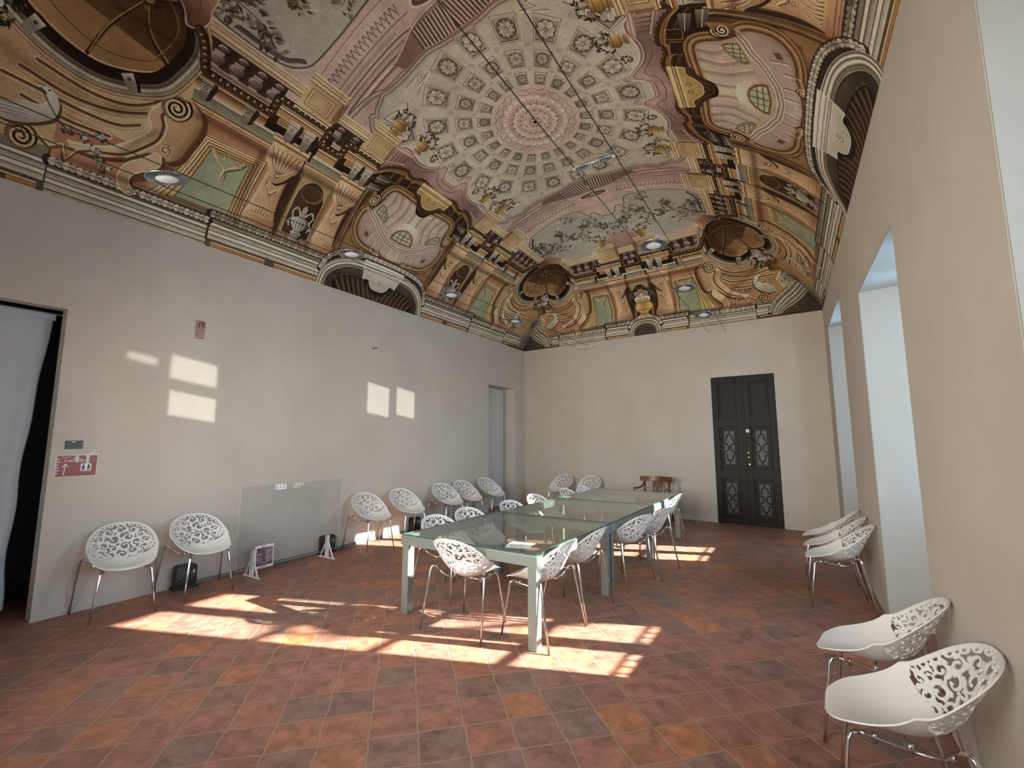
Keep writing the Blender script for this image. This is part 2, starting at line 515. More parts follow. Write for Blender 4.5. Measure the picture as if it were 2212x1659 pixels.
# ground outside and the dark room behind the curtain
mb = MB(); mb.box((7.6, -40, -5.2), (90, 60, -5.0))
tag(mb.build('ground', mat('sunny_ground', (150, 142, 116), 0.9, var=0.3, vscale=0.4)), 'sunlit ground outside the windows', 'ground', kind='structure')
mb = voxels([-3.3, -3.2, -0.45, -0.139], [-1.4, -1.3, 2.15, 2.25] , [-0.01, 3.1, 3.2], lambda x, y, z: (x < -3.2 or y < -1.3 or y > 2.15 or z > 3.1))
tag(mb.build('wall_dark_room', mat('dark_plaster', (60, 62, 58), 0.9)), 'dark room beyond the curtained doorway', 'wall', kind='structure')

for n, (a, b_, z0, z1) in enumerate(FILL_WIN):  # added windows, out of view, made to let fill light in
    root = empty('window_%d' % (n + 4), ((a + b_) / 2, yn((a + b_) / 2) - 0.3, z0), math.atan(SK))
    tag(root, 'added tall window with pale glazing bars in the unseen near end wall, for fill light', 'window', kind='structure')
    hw = (b_ - a) / 2; hh = z1 - z0
    mb = MB()
    for x in (-hw, hw - 0.06, -0.03): mb.box((x, -0.03, 0), (x + 0.06, 0.03, hh))
    for z in (0.0, hh / 3, 2 * hh / 3, hh - 0.05): mb.box((-hw, -0.025, z), (hw, 0.025, z + 0.05))
    mb.build('window_frame', M_wf, root, bevel=0.004)
    mb = MB(); mb.add([(-hw, 0, 0), (hw, 0, 0), (hw, 0, hh), (-hw, 0, hh)], [(0, 1, 2, 3)]); mb.build('pane', M_pane, root, fix=False)

# a leafy tree outside whose crown dapples the sun on the floor
M_leaf = mat('tree_leaf', (70, 90, 44), 0.7); M_bark = mat('tree_bark', (84, 66, 50), 0.9, bump=0.5)
tree = empty('tree', (11.2, 6.6, -5.0)); tag(tree, 'leafy tree outside the windows, throwing dappled shade on the floor', 'tree')
mb = MB(); mb.tube([(0.6, 1.6, 0), (0.4, 1.3, 4.0), (0.1, 0.6, 7.4), (0.0, 0.1, 8.7)], [0.22, 0.17, 0.10, 0.04], 10)
for q in ([(0.1, 0.6, 7.4), (0.0, -0.3, 8.4), (0.0, -1.0, 9.0)], [(0.2, 0.8, 7.0), (0.1, 0.3, 8.0), (-0.1, -0.55, 8.5)]): mb.tube(q, [0.06, 0.04, 0.015], 8)
mb.build('trunk', M_bark, tree, smooth=True)
mb = MB(); rt = random.Random(11)
for cx, cy, cz, r, n in ((0, -0.72, 9.05, 0.24, 130), (0, -0.20, 8.62, 0.12, 40), (0.1, 0.65, 8.25, 0.30, 140), (0, 0.95, 8.95, 0.24, 90), (0, -1.25, 8.75, 0.12, 40)):
    for k in range(n):
        a = Vector((rt.gauss(0, 1), rt.gauss(0, 1), rt.gauss(0, 1))).normalized() * r * rt.uniform(0.2, 1.0) ** 0.5
        p = Vector((cx, cy, cz)) + a
        u = Vector((rt.gauss(0, 1), rt.gauss(0, 1), rt.gauss(0, 1))).normalized(); v = u.orthogonal().normalized(); l = rt.uniform(0.04, 0.075)
        mb.add([tuple(p - u * l), tuple(p + v * l * 0.45), tuple(p + u * l), tuple(p - v * l * 0.45)], [(0, 1, 2, 3)])
mb.build('foliage', M_leaf, tree, fix=False)
# ---------------------------------------------------------------- the painted vault: a raster painter working in metres
# one quarter of the vault, unrolled: s = distance from the side wall, t = distance from the end wall
PPM = 250
SM, TM = 3.928, 6.052
rng = np.random.default_rng(7)
PW, PH = int(SM * PPM), int(TM * PPM)
CV = np.zeros((PH, PW, 3), np.float32)

def _box(x0, y0, x1, y1):
    i0, i1 = max(0, int(x0 * PPM) - 1), min(PW, int(x1 * PPM) + 2)
    j0, j1 = max(0, int(y0 * PPM) - 1), min(PH, int(y1 * PPM) + 2)
    if i1 <= i0 or j1 <= j0: return None
    X = (np.arange(i0, i1, dtype=np.float32) + 0.5) / PPM
    Y = (np.arange(j0, j1, dtype=np.float32) + 0.5) / PPM
    return i0, i1, j0, j1, X[None, :], Y[:, None]

def _c(c): return np.array(c, np.float32) / 255.0

def blend(b, al, c):
    i0, i1, j0, j1 = b[:4]
    al = al[..., None] if al.ndim == 2 else al
    CV[j0:j1, i0:i1] = CV[j0:j1, i0:i1] * (1 - al) + c * al

def inside(poly, X, Y):
    ins = np.zeros((Y.shape[0], X.shape[1]), bool)
    n = len(poly)
    for k in range(n):
        x0, y0 = poly[k]; x1, y1 = poly[(k + 1) % n]
        if y0 == y1: continue
        cr = ((y0 > Y) != (y1 > Y)) & (X < (x1 - x0) * (Y - y0) / (y1 - y0) + x0)
        ins ^= cr
    return ins

def fill(poly, c, c2=None, d=None, alpha=1.0):
    """filled outline; c2 and d=(p0,p1) give a painted blend from c to c2"""
    P = np.array(poly, float)
    b = _box(P[:, 0].min(), P[:, 1].min(), P[:, 0].max(), P[:, 1].max())
    if b is None: return
    X, Y = b[4], b[5]
    h = 0.25 / PPM
    al = (inside(P, X - h, Y - h).astype(np.float32) + inside(P, X + h, Y + h) + inside(P, X - h, Y + h) + inside(P, X + h, Y - h)) / 4 * alpha
    cc = _c(c)
    if c2 is not None:
        (ax, ay), (bx, by) = d
        L2 = (bx - ax) ** 2 + (by - ay) ** 2
        u = np.clip(((X - ax) * (bx - ax) + (Y - ay) * (by - ay)) / L2, 0, 1)[..., None]
        cc = _c(c) * (1 - u) + _c(c2) * u
    blend(b, al, cc)

def _sd(path, X, Y, closed=False):
    """signed distance to a path (positive on its left) and the running length"""
    n = len(path)
    best = np.full((Y.shape[0], X.shape[1]), 1e9, np.float32)
    sg = np.zeros_like(best); ln = np.zeros_like(best)
    acc = 0.0
    for k in range(n if closed else n - 1):
        x0, y0 = path[k]; x1, y1 = path[(k + 1) % n]
        dx, dy = x1 - x0, y1 - y0
        L2 = dx * dx + dy * dy
        if L2 < 1e-12: continue
        u = np.clip(((X - x0) * dx + (Y - y0) * dy) / L2, 0, 1)
        ex, ey = X - x0 - u * dx, Y - y0 - u * dy
        dd = ex * ex + ey * ey
        m = dd < best
        best = np.where(m, dd, best)
        cr = dx * (Y - y0) - dy * (X - x0)
        sg = np.where(m, np.where(cr > 0, 1.0, -1.0), sg)
        ll = math.sqrt(L2)
        ln = np.where(m, acc + u * ll, ln)
        acc += ll
    return np.sqrt(best), sg, ln

def stroke(path, w, c, alpha=1.0, closed=False, taper=False, soft=0.0):
    P = np.array(path, float); m = w / 2 + 2 / PPM + soft
    b = _box(P[:, 0].min() - m, P[:, 1].min() - m, P[:, 0].max() + m, P[:, 1].max() + m)
    if b is None: return
    d, sg, ln = _sd(P, b[4], b[5], closed)
    hw = w / 2
    if taper:
        tot = max(1e-6, ln.max()); hw = w / 2 * (1 - 0.85 * ln / tot)
    aa = 1.0 / PPM + soft
    al = np.clip((hw - d) / aa + 0.5, 0, 1) * alpha
    blend(b, al.astype(np.float32), _c(c))

def mould(path, prof, closed=False, alpha=1.0):
    """banded moulding along a path; prof = [(offset, colour), ...] across it, hard step when two share an offset"""
    P = np.array(path, float)
    o = [p[0] for p in prof]; m = max(abs(min(o)), abs(max(o))) + 2 / PPM
    b = _box(P[:, 0].min() - m, P[:, 1].min() - m, P[:, 0].max() + m, P[:, 1].max() + m)
    if b is None: return
    d, sg, ln = _sd(P, b[4], b[5], closed)
    sd = d * sg
    xs_ = np.array(o, float); cs = np.array([p[1] for p in prof], float) / 255
    cc = np.stack([np.interp(sd, xs_, cs[:, k]) for k in range(3)], -1)
    al = np.clip((sd - min(o)) * PPM + 0.5, 0, 1) * np.clip((max(o) - sd) * PPM + 0.5, 0, 1) * alpha
    blend(b, al.astype(np.float32), cc.astype(np.float32))

def circ(c, r, n=28, ry=None, a0=0.0, a1=2 * math.pi):
    ry = ry or r
    return [(c[0] + r * math.cos(a0 + (a1 - a0) * k / n), c[1] + ry * math.sin(a0 + (a1 - a0) * k / n)) for k in range(n + (0 if abs(a1 - a0) > 6.28 else 1))]

def disc(c, r, col_, ry=None, alpha=1.0):
    fill(circ(c, r, 24, ry), col_, alpha=alpha)

def smooth(pts, n=6, closed=False): return [tuple(p) for p in catmull(pts, n, closed)]

def along(path, step, off=0.0):
    P = np.array(path, float); seg = np.hypot(*np.diff(P, axis=0).T); cum = np.r_[0, np.cumsum(seg)]
    n = max(1, int(round((cum[-1] - 2 * off) / step)))
    out = []
    for k in range(n + 1):
        u = off + (cum[-1] - 2 * off) * k / n
        i = min(len(seg) - 1, int(np.searchsorted(cum, u, side='right') - 1)); f = (u - cum[i]) / max(seg[i], 1e-9)
        p = P[i] * (1 - f) + P[i + 1] * f; t = (P[i + 1] - P[i]) / max(seg[i], 1e-9)
        out.append((p, t))
    return out

def oriented(c, t, pts):
    """points given as (along t, to the left of t) placed at c"""
    nx, ny = -t[1], t[0]
    return [(c[0] + a * t[0] + b * nx, c[1] + a * t[1] + b * ny) for a, b in pts]

# palette
CREAM = (206, 193, 174); PINK = (212, 178, 164); PINKL = (226, 198, 184); PINKD = (166, 130, 120); MAUVE = (132, 102, 98)
OCH = (198, 146, 84); OCHL = (232, 192, 138); OCHD = (140, 92, 48); PEACH = (230, 174, 136); PEACHD = (190, 124, 88)
BRN = (92, 60, 40); BRND = (56, 36, 24); BRNM = (130, 86, 54); GRN = (162, 166, 132)
STN = (186, 172, 152); STNL = (222, 208, 188); STND = (104, 92, 78); STNM = (146, 132, 114); SKY = (174, 172, 164); BLK = (40, 28, 20)

def beads(path, step=0.068, r=0.028, side=1):
    mould(path, [(-0.045, BRND), (-0.03, BRN), (0.03, BRNM), (0.045, BRND)])
    for p, t in along(path, step, step / 2):
        fill(oriented(p, t, circ((0, 0), r * 0.8, 12, r * 1.15)), (66, 42, 28))
        fill(oriented(p, t, circ((0.003, 0.004 * side), r * 0.55, 10, r * 0.85)), (176, 124, 82))
        fill(oriented(p, t, circ((0.004, 0.010 * side), r * 0.22, 8, r * 0.4)), (232, 190, 146))

def scrollc(c, r, turns=1.6, a0=0.0, dirn=1, w=0.022, light=PEACH, dark=BRN, back=None):
    """a painted volute"""
    if back: disc(c, r * 1.15, back)
    n = int(26 * turns)
    pts = [(c[0] + r * (1 - 0.86 * k / n) * math.cos(a0 + dirn * 2 * math.pi * turns * k / n), c[1] + r * (1 - 0.86 * k / n) * math.sin(a0 + dirn * 2 * math.pi * turns * k / n)) for k in range(n + 1)]
    stroke([(x + 0.35 * w, y + 0.35 * w) for x, y in pts], w * 1.25, dark)
    stroke(pts, w * 0.75, light)
    disc(c, w * 0.6, light)

def leafy(c, r, n=40, cols=((90, 80, 60), (60, 56, 44), (140, 126, 104)), flow=0, fcols=((222, 196, 180), (206, 150, 130), (232, 220, 200)), ls=0.03):
    for k in range(n):
        a = rng.uniform(0, 6.283); q = r * math.sqrt(rng.uniform(0, 1))
        p = (c[0] + q * math.cos(a), c[1] + q * math.sin(a)); d = rng.uniform(0, 6.283)
        t = (math.cos(d), math.sin(d))
        fill(oriented(p, t, [(-ls, 0), (0, ls * 0.35), (ls, 0), (0, -ls * 0.35)]), cols[k % len(cols)])
    for k in range(flow):
        a = rng.uniform(0, 6.283); q = r * 0.7 * math.sqrt(rng.uniform(0, 1))
        p = (c[0] + q * math.cos(a), c[1] + q * math.sin(a)); rr_ = ls * rng.uniform(0.7, 1.2)
        disc(p, rr_ * 1.1, (96, 70, 56)); disc((p[0] + 0.002, p[1] + 0.002), rr_, fcols[k % len(fcols)])
        disc((p[0] - 0.15 * rr_, p[1] - 0.1 * rr_), rr_ * 0.45, tuple(int(v * 0.84) for v in fcols[k % len(fcols)]))
        disc(p, rr_ * 0.16, (120, 80, 50))

def branch(pts, cols=((104, 92, 84), (128, 112, 100), (78, 68, 62)), dens=26, w=0.012, spread=0.06, ls=0.035, shadow=True):
    P = smooth(pts, 5)
    for p, t in along(P, 0.024):
        for s_ in (-1, 1):
            if rng.uniform() < 0.72:
                an = math.atan2(t[1], t[0]) + s_ * rng.uniform(0.5, 1.3)
                tt = (math.cos(an), math.sin(an)); l = ls * rng.uniform(0.6, 1.3)
                c0 = (p[0] + tt[0] * spread * rng.uniform(0.1, 1.0), p[1] + tt[1] * spread * rng.uniform(0.1, 1.0))
                if shadow: fill(oriented((c0[0] + 0.018, c0[1] + 0.018), tt, [(0, 0), (l / 2, l * 0.26), (l, 0), (l / 2, -l * 0.26)]), (140, 134, 124), alpha=0.55)
                fill(oriented(c0, tt, [(0, 0), (l / 2, l * 0.24), (l, 0), (l / 2, -l * 0.24)]), cols[int(rng.integers(0, len(cols)))])
    stroke(P, w, (112, 92, 78), taper=True)

def rosette(c, t, rs_, rt_, kind):
    """flower in a coffer: kind 0 = daisy of pointed petals, 1 = shell whorl"""
    n = 10 if kind == 0 else 8
    fill(oriented(c, t, circ((0, 0), rs_ * 1.10, 24, rt_ * 1.10)), (128, 112, 94))
    for k in range(n):
        a = 2 * math.pi * k / n + (0.2 if kind else 0)
        if kind == 0:
            q = [(0.15, -0.10), (0.62, -0.22), (1.0, 0), (0.62, 0.22), (0.15, 0.10)]
        else:
            q = [(0.2, -0.12), (0.7, -0.34), (0.98, -0.18), (1.0, 0.12), (0.72, 0.30), (0.2, 0.12)]
        ca, sa_ = math.cos(a), math.sin(a)
        pts = [((x * ca - y * sa_) * rs_, (x * sa_ + y * ca) * rt_) for x, y in q]
        stroke(oriented(c, t, pts), 0.005, (96, 82, 68), closed=True)
        fill(oriented(c, t, pts), (216, 204, 184) if k % 2 else (200, 187, 167))
        stroke(oriented(c, t, [((0.2 * ca) * rs_, (0.2 * sa_) * rt_), ((0.85 * ca) * rs_, (0.85 * sa_) * rt_)]), 0.005, (140, 126, 108))
    fill(oriented(c, t, circ((0, 0), rs_ * 0.2, 12, rt_ * 0.2)), (120, 106, 90))
    fill(oriented(c, t, circ((-0.003, 0.003), rs_ * 0.13, 10, rt_ * 0.13)), (206, 192, 170))
# ---------------------------------------------------------------- composition of the fresco quarter
CV[:] = _c((200, 168, 132))

class Run:
    """painting helper for one long side: p runs along the wall, q away from it"""
    def __init__(self, side, dq=0.0): self.side, self.dq = side, dq
    def pt(self, p, q):
        q += self.dq
        return (q, p) if self.side else (p, q)
    def P(self, pts): return [self.pt(*a) for a in pts]
    def fill(self, pts, c, c2=None, d=None, alpha=1.0): fill(self.P(pts), c, c2, self.P(d) if d else None, alpha)
    def rect(self, p0, p1, q0, q1, c, c2=None, dirq=True, alpha=1.0):
        d = [(p0, q0), (p0, q1)] if dirq else [(p0, q0), (p1, q0)]
        self.fill([(p0, q0), (p1, q0), (p1, q1), (p0, q1)], c, c2, d, alpha)
    def stroke(self, pts, w, c, **k): stroke(self.P(pts), w, c, **k)
    def mould(self, pts, prof, **k):
        """pts run with increasing p; positive offsets are towards larger q"""
        P = self.P(pts)
        mould(P[::-1] if self.side else P, prof, **k)
    def bands(self, p0, p1, q0, prof):
        """straight horizontal bands stacked from q0 upwards: [(height, colour), ...]"""
        q = q0
        for h, c in prof:
            if isinstance(c[0], tuple): self.rect(p0, p1, q, q + h, c[0], c[1])
            else: self.rect(p0, p1, q, q + h, c)
            q += h
        return q
    def line(self, p0, p1, q, w=0.008, c=BRN): self.rect(p0, p1, q - w / 2, q + w / 2, c)

    def bracket(self, p, q, w=0.085, h=0.20):
        """grey carved console seen from below"""
        x0, x1 = p - w / 2, p + w / 2
        self.fill([(x0, q + h), (x1 + 0.045, q + h), (x1 + 0.06, q + h * 0.8), (x1 + 0.03, q + 0.02), (x1, q)], (74, 62, 50))
        self.fill([(x0 - 0.012, q + h), (x1 + 0.012, q + h), (x1 + 0.012, q + h * 0.78), (x1, q + h * 0.6), (x1 - 0.004, q + 0.02), (p, q - 0.02), (x0 + 0.004, q + 0.02), (x0, q + h * 0.6), (x0 - 0.012, q + h * 0.78)], STNL, STNM, [(p, q + h), (p, q)])
        self.stroke([(x0 - 0.012, q + h * 0.8), (x1 + 0.012, q + h * 0.8)], 0.008, STND)
        self.stroke([(x0 - 0.012, q + h * 0.92), (x1 + 0.012, q + h * 0.92)], 0.006, STNM)
        c = self.pt(p, q + h * 0.6)
        disc(c, 0.02, STND); disc(c, 0.010, STNL)
        for dx in (-0.022, 0.0, 0.022):
            self.stroke([(p + dx, q + h * 0.42), (p + dx * 1.2, q + 0.02)], 0.007, STND, taper=True)
    def pilaster(self, a, b, q0=0.33, q1=1.50):
        """peach pilaster with a shell capital and a bulging foot"""
        m = (a + b) / 2; w = b - a
        self.fill([(b - 0.04, q0), (b + 0.075, q0), (b + 0.085, q1 - 0.25), (b - 0.04, q1 - 0.18)], BRN, OCHD, [(b, q0), (b + 0.085, q0)])
        self.rect(a - 0.02, b + 0.02, q0 - 0.02, q0 + 0.24, PEACH, PEACHD, dirq=False)
        for k in range(3): self.line(a - 0.02, b + 0.02, q0 + 0.10 + 0.035 * k, 0.007, OCHD)
        body = smooth([(a + 0.0, q0 + 0.24), (a + 0.03, q0 + 0.40), (a + 0.055, q0 + 0.62), (a + 0.07, q1 - 0.28)], 5) + smooth([(b - 0.05, q1 - 0.28), (b - 0.045, q0 + 0.62), (b - 0.03, q0 + 0.40), (b, q0 + 0.24)], 5)
        self.fill(body, (236, 186, 146), (206, 146, 106), [(a, q0), (b, q0)])
        self.stroke(body[:len(body) // 2], 0.009, (248, 214, 178)); self.stroke(body[len(body) // 2:], 0.010, BRNM)
        self.stroke([(a + 0.10, q0 + 0.62), (a + 0.115, q1 - 0.34)], 0.006, BRNM); self.stroke([(b - 0.09, q0 + 0.62), (b - 0.09, q1 - 0.34)], 0.006, (250, 216, 180))
        # leaf ornament on the foot
        for k in range(-3, 4):
            x = m + k * 0.036; y = q0 + 0.30 + 0.05 * (3 - abs(k))
            self.stroke(smooth([(x, q0 + 0.27), (x + 0.012, (q0 + 0.27 + y) / 2), (x - 0.012, y)], 4), 0.012, BRNM, taper=True)
            self.stroke(smooth([(x + 0.008, q0 + 0.27), (x + 0.018, (q0 + 0.27 + y) / 2), (x - 0.004, y)], 4), 0.006, (250, 214, 174))
        scrollc(self.pt(m, q0 + 0.50), 0.03, 1.2, w=0.010, light=(246, 208, 166), dark=BRNM)
        self.stroke([(m, q0 + 0.66), (m, q1 - 0.55)], 0.006, BRNM, taper=True)
        # drop and shell capital
        qc = q1 - 0.20
        cap = smooth([(a - 0.02, q1), (a - 0.03, qc), (a + 0.03, qc - 0.09), (a + 0.09, qc - 0.20), (m, qc - 0.27), (b - 0.09, qc - 0.20), (b - 0.03, qc - 0.09), (b + 0.03, qc), (b + 0.02, q1)], 5)
        self.fill([(x + 0.02, y - 0.02) for x, y in cap], BRN)
        self.fill(cap, (240, 192, 150), (196, 136, 94), [(a, qc), (b, qc - 0.2)])
        for k in range(-3, 4):
            self.stroke(smooth([(m, qc - 0.16), (m + k * 0.035, qc - 0.05), (m + k * 0.058, q1 - 0.06)], 4), 0.012, (168, 112, 74))
            self.stroke(smooth([(m + 0.01, qc - 0.16), (m + k * 0.035 + 0.012, qc - 0.05), (m + k * 0.058 + 0.014, q1 - 0.06)], 4), 0.008, (252, 222, 186))
        for s_ in (-1, 1): scrollc(self.pt(m + s_ * 0.15, q1 - 0.17), 0.034, 1.3, w=0.012, light=(250, 214, 176), dark=BRN)
        disc(self.pt(m, qc - 0.17), 0.028, BRNM); disc(self.pt(m, qc - 0.165), 0.018, (248, 210, 170))
        self.stroke(smooth([(m - 0.06, qc - 0.33), (m, qc - 0.40), (m + 0.06, qc - 0.33)], 4), 0.012, (246, 208, 168)); self.stroke(smooth([(m - 0.05, qc - 0.35), (m + 0.01, qc - 0.43), (m + 0.07, qc - 0.35)], 4), 0.007, BRN)
        # abacus
        self.bands(a - 0.045, b + 0.045, q1, [(0.03, (176, 118, 78)), (0.035, (240, 192, 148)), (0.012, BRNM), (0.03, (228, 176, 132))])
        self.rect(b + 0.045, b + 0.08, q1 - 0.02, q1 + 0.10, BRN)
    def panel(self, quad, frame):
        """framed green panel with a hanging ornament; both given as four (p,q) corners, the third side curved"""
        self.fill(frame, OCHL, OCH, [frame[0], frame[2]])
        self.mould(frame[:0] + [frame[3], frame[2]], [(-0.03, OCHL), (0, PEACH)])
        for k, c in enumerate((BRNM, (248, 208, 160), PEACHD, (246, 202, 156), OCHD, (236, 184, 132), BRN)):
            f = 0.10 + 0.11 * k
            q = [(frame[i][0] * (1 - f) + quad[i][0] * f, frame[i][1] * (1 - f) + quad[i][1] * f) for i in range(len(quad))]
            self.stroke(q, 0.014 if k % 2 else 0.009, c, closed=True)
        self.fill(quad, (158, 163, 130), (170, 172, 138), [quad[0], quad[1]])
        self.stroke(quad, 0.010, BRNM, closed=True)
        # acanthus pendant at the top of the panel
        tp = max(p[1] for p in quad); xs_ = sorted(p[0] for p in quad if p[1] > tp - 0.25); m = (xs_[0] + xs_[-1]) / 2; hw = (xs_[-1] - xs_[0]) * 0.36
        for s_ in (-1, 1):
            self.stroke(smooth([(m + s_ * hw + 0.02, tp - 0.03), (m + s_ * hw * 0.7 + 0.02, tp - 0.10), (m + 0.02, tp - 0.20), (m - s_ * 0.02 + 0.02, tp - 0.32)], 5), 0.035, (110, 108, 84), taper=True)
            self.stroke(smooth([(m + s_ * hw, tp - 0.02), (m + s_ * hw * 0.7, tp - 0.09), (m, tp - 0.18), (m - s_ * 0.02, tp - 0.31)], 5), 0.034, PEACH, taper=True)
            for k in range(3):
                c_ = self.pt(m + s_ * hw * (0.25 + 0.3 * k), tp - 0.05 - 0.02 * (k % 2))
                scrollc(c_, 0.026, 1.2, k, s_, 0.011, (240, 200, 166), BRNM)
        self.stroke([(m, tp - 0.18), (m - 0.012, tp - 0.36)], 0.02, (226, 184, 148), taper=True)
    def niche(self, a, b, q0=0.50, q1=1.30):
        m = (a + b) / 2
        self.rect(a - 0.03, b + 0.03, q0 - 0.14, q1 + 0.10, (178, 138, 96), (196, 160, 112))
        nb = [(a + 0.02, q0), (b, q0), (b, q1 - 0.22)] + [(m + (b - a) * 0.42 * math.cos(x), q1 - 0.20 + 0.19 * math.sin(x)) for x in np.linspace(0.2, 2.9, 9)] + [(a + 0.02, q1 - 0.22)]
        self.fill(nb, (112, 74, 46), (84, 54, 34), [(a, q0), (b, q0)])
        self.stroke(nb, 0.012, (222, 176, 124), closed=True)
        self.fill(circ((m + 0.01, q1 - 0.185), 0.150, 26, 0.115), (150, 104, 62)); self.fill(circ((m, q1 - 0.175), 0.132, 26, 0.10), (98, 64, 38), (120, 80, 48), [(m, q1 - 0.27), (m, q1 - 0.08)])
        self.fill([(a - 0.01, q0), (a - 0.01, q0 - 0.13), (b + 0.02, q0 - 0.13), (b + 0.02, q0), (m + 0.10, q0 + 0.0), (m + 0.07, q0 - 0.05), (m - 0.07, q0 - 0.05), (m - 0.10, q0)], (190, 122, 98))
        self.stroke([(m - 0.10, q0), (m - 0.07, q0 - 0.06), (m - 0.03, q0 - 0.04), (m, q0 - 0.09), (m + 0.03, q0 - 0.04), (m + 0.07, q0 - 0.06), (m + 0.10, q0)], 0.008, BRN)
    def urn_grey(self, m, q0):
        """silvery stone vase with scrolled handles"""
        prof = [(0.07, 0), (0.075, 0.02), (0.04, 0.04), (0.05, 0.07), (0.085, 0.10), (0.06, 0.13), (0.05, 0.15), (0.10, 0.20), (0.125, 0.26), (0.105, 0.31), (0.05, 0.34), (0.04, 0.37), (0.055, 0.40), (0.03, 0.43), (0.038, 0.46), (0.02, 0.49), (0.0, 0.52)]
        out = [(m - r, q0 + h) for r, h in prof] + [(m + r, q0 + h) for r, h in prof[::-1]]
        self.fill([(x + 0.02, y - 0.01) for x, y in out], (50, 36, 24))
        self.fill(out, (206, 196, 178), (124, 112, 98), [(m - 0.10, q0), (m + 0.12, q0)])
        for k in range(-2, 3):
            self.stroke(smooth([(m + k * 0.018, q0 + 0.14), (m + k * 0.046, q0 + 0.25), (m + k * 0.02, q0 + 0.33)], 4), 0.008, (92, 80, 66))
            self.stroke(smooth([(m + k * 0.018 - 0.012, q0 + 0.15), (m + k * 0.046 - 0.014, q0 + 0.25), (m + k * 0.02 - 0.010, q0 + 0.32)], 4), 0.008, (232, 224, 206))
        for h in (0.03, 0.09, 0.34, 0.40): self.stroke([(m - 0.05, q0 + h), (m + 0.05, q0 + h)], 0.006, (92, 80, 66))
        for s_ in (-1, 1):
            self.stroke(smooth([(m + s_ * 0.04, q0 + 0.37), (m + s_ * 0.10, q0 + 0.45), (m + s_ * 0.145, q0 + 0.38), (m + s_ * 0.12, q0 + 0.30), (m + s_ * 0.155, q0 + 0.24), (m + s_ * 0.13, q0 + 0.18)], 5), 0.018, (196, 186, 168))
            scrollc(self.pt(m + s_ * 0.145, q0 + 0.22), 0.026, 1.2, 0, s_, 0.009, (226, 218, 200), (80, 66, 52))
            scrollc(self.pt(m + s_ * 0.115, q0 + 0.43), 0.020, 1.2, 0, s_, 0.008, (226, 218, 200), (80, 66, 52))
    def pot(self, m, q0, sc=1.0, fl=10):
        """golden pot of flowers"""
        prof = [(0.055, 0), (0.04, 0.025), (0.03, 0.05), (0.06, 0.07), (0.075, 0.105), (0.06, 0.14), (0.05, 0.15), (0.065, 0.165)]
        out = [(m - r * sc, q0 + h * sc) for r, h in prof] + [(m + r * sc, q0 + h * sc) for r, h in prof[::-1]]
        c = self.pt(m, q0 + 0.20 * sc)
        leafy(c, 0.115 * sc, int(46 * sc), flow=0, ls=0.026 * sc)
        leafy(c, 0.085 * sc, int(10 * sc), flow=fl, ls=0.024 * sc)
        self.fill(out, (236, 186, 112), (150, 98, 48), [(m - 0.06 * sc, q0), (m + 0.08 * sc, q0)])
        for h in (0.03, 0.07, 0.14): self.stroke([(m - 0.05 * sc, q0 + h * sc), (m + 0.05 * sc, q0 + h * sc)], 0.006 * sc, (130, 84, 40))
    def pedestal(self, a, b, q0=2.03, q1=2.32):
        m = (a + b) / 2
        self.fill([(b, q0), (b + 0.07, q0 + 0.06), (b + 0.07, q1 + 0.03), (b, q1 + 0.06)], (170, 124, 86))
        self.rect(a, b, q0, q1, (226, 186, 140), (214, 168, 122), dirq=False)
        self.bands(a - 0.015, b + 0.03, q1, [(0.018, (186, 140, 98)), (0.03, (240, 206, 164)), (0.010, BRNM), (0.03, (234, 194, 152)), (0.012, (180, 134, 96)), (0.025, (244, 214, 174))])
        self.bands(a - 0.015, b + 0.02, q0 - 0.05, [(0.02, (240, 206, 164)), (0.012, BRNM), (0.02, (226, 186, 140))])
        for f, c in ((0.055, (160, 112, 72)), (0.070, (250, 220, 180)), (0.085, (190, 146, 100))):
            self.stroke([(a + f, q0 + f * 0.8), (b - f, q0 + f * 0.8), (b - f, q1 - f * 0.8), (a + f, q1 - f * 0.8)], 0.008, c, closed=True)
    def balusters(self, a, b, q0=1.87, q1=2.10, step=0.185):
        self.rect(a, b, q0 - 0.06, q1, (104, 74, 60), (86, 60, 46))
        self.bands(a, b, q0 - 0.09, [(0.05, (222, 184, 160)), (0.010, PINKD), (0.03, (206, 168, 146))])
        n = max(1, int((b - a) / step))
        for k in range(n):
            m = a + (b - a) * (k + 0.5) / n
            for (x, y, rx, ry) in ((0, 0.075, 0.072, 0.062), (0.02, 0.19, 0.052, 0.034)):
                self.fill(circ((m + x + 0.018, q0 + y - 0.010), rx, 22, ry), (62, 42, 34))
                self.fill(circ((m + x, q0 + y), rx, 22, ry), (186, 158, 150), (112, 86, 80), [(m - rx, q0 + y + ry), (m + rx * 0.8, q0 + y - ry)])
                self.stroke(circ((m + x - 0.006, q0 + y + 0.006), rx * 0.62, 18, ry * 0.5, 0.6, 3.4), 0.008, (216, 192, 182))
                self.stroke(circ((m + x, q0 + y), rx * 0.8, 18, ry * 0.74, 3.6, 6.0), 0.007, (84, 60, 54))
            self.rect(m - 0.045, m + 0.045, q0 + 0.128, q0 + 0.150, (196, 168, 156)); self.rect(m - 0.045, m + 0.045, q0 - 0.004, q0 + 0.014, (200, 172, 158))
    def rail(self, a, b, q=2.10):
        self.bands(a, b, q, [(0.010, BRN), (0.03, (220, 176, 138)), (0.008, BRNM), (0.035, (244, 206, 168)), (0.010, (176, 128, 92)), (0.030, (232, 190, 152)), (0.008, BRNM), (0.022, (246, 212, 176))])
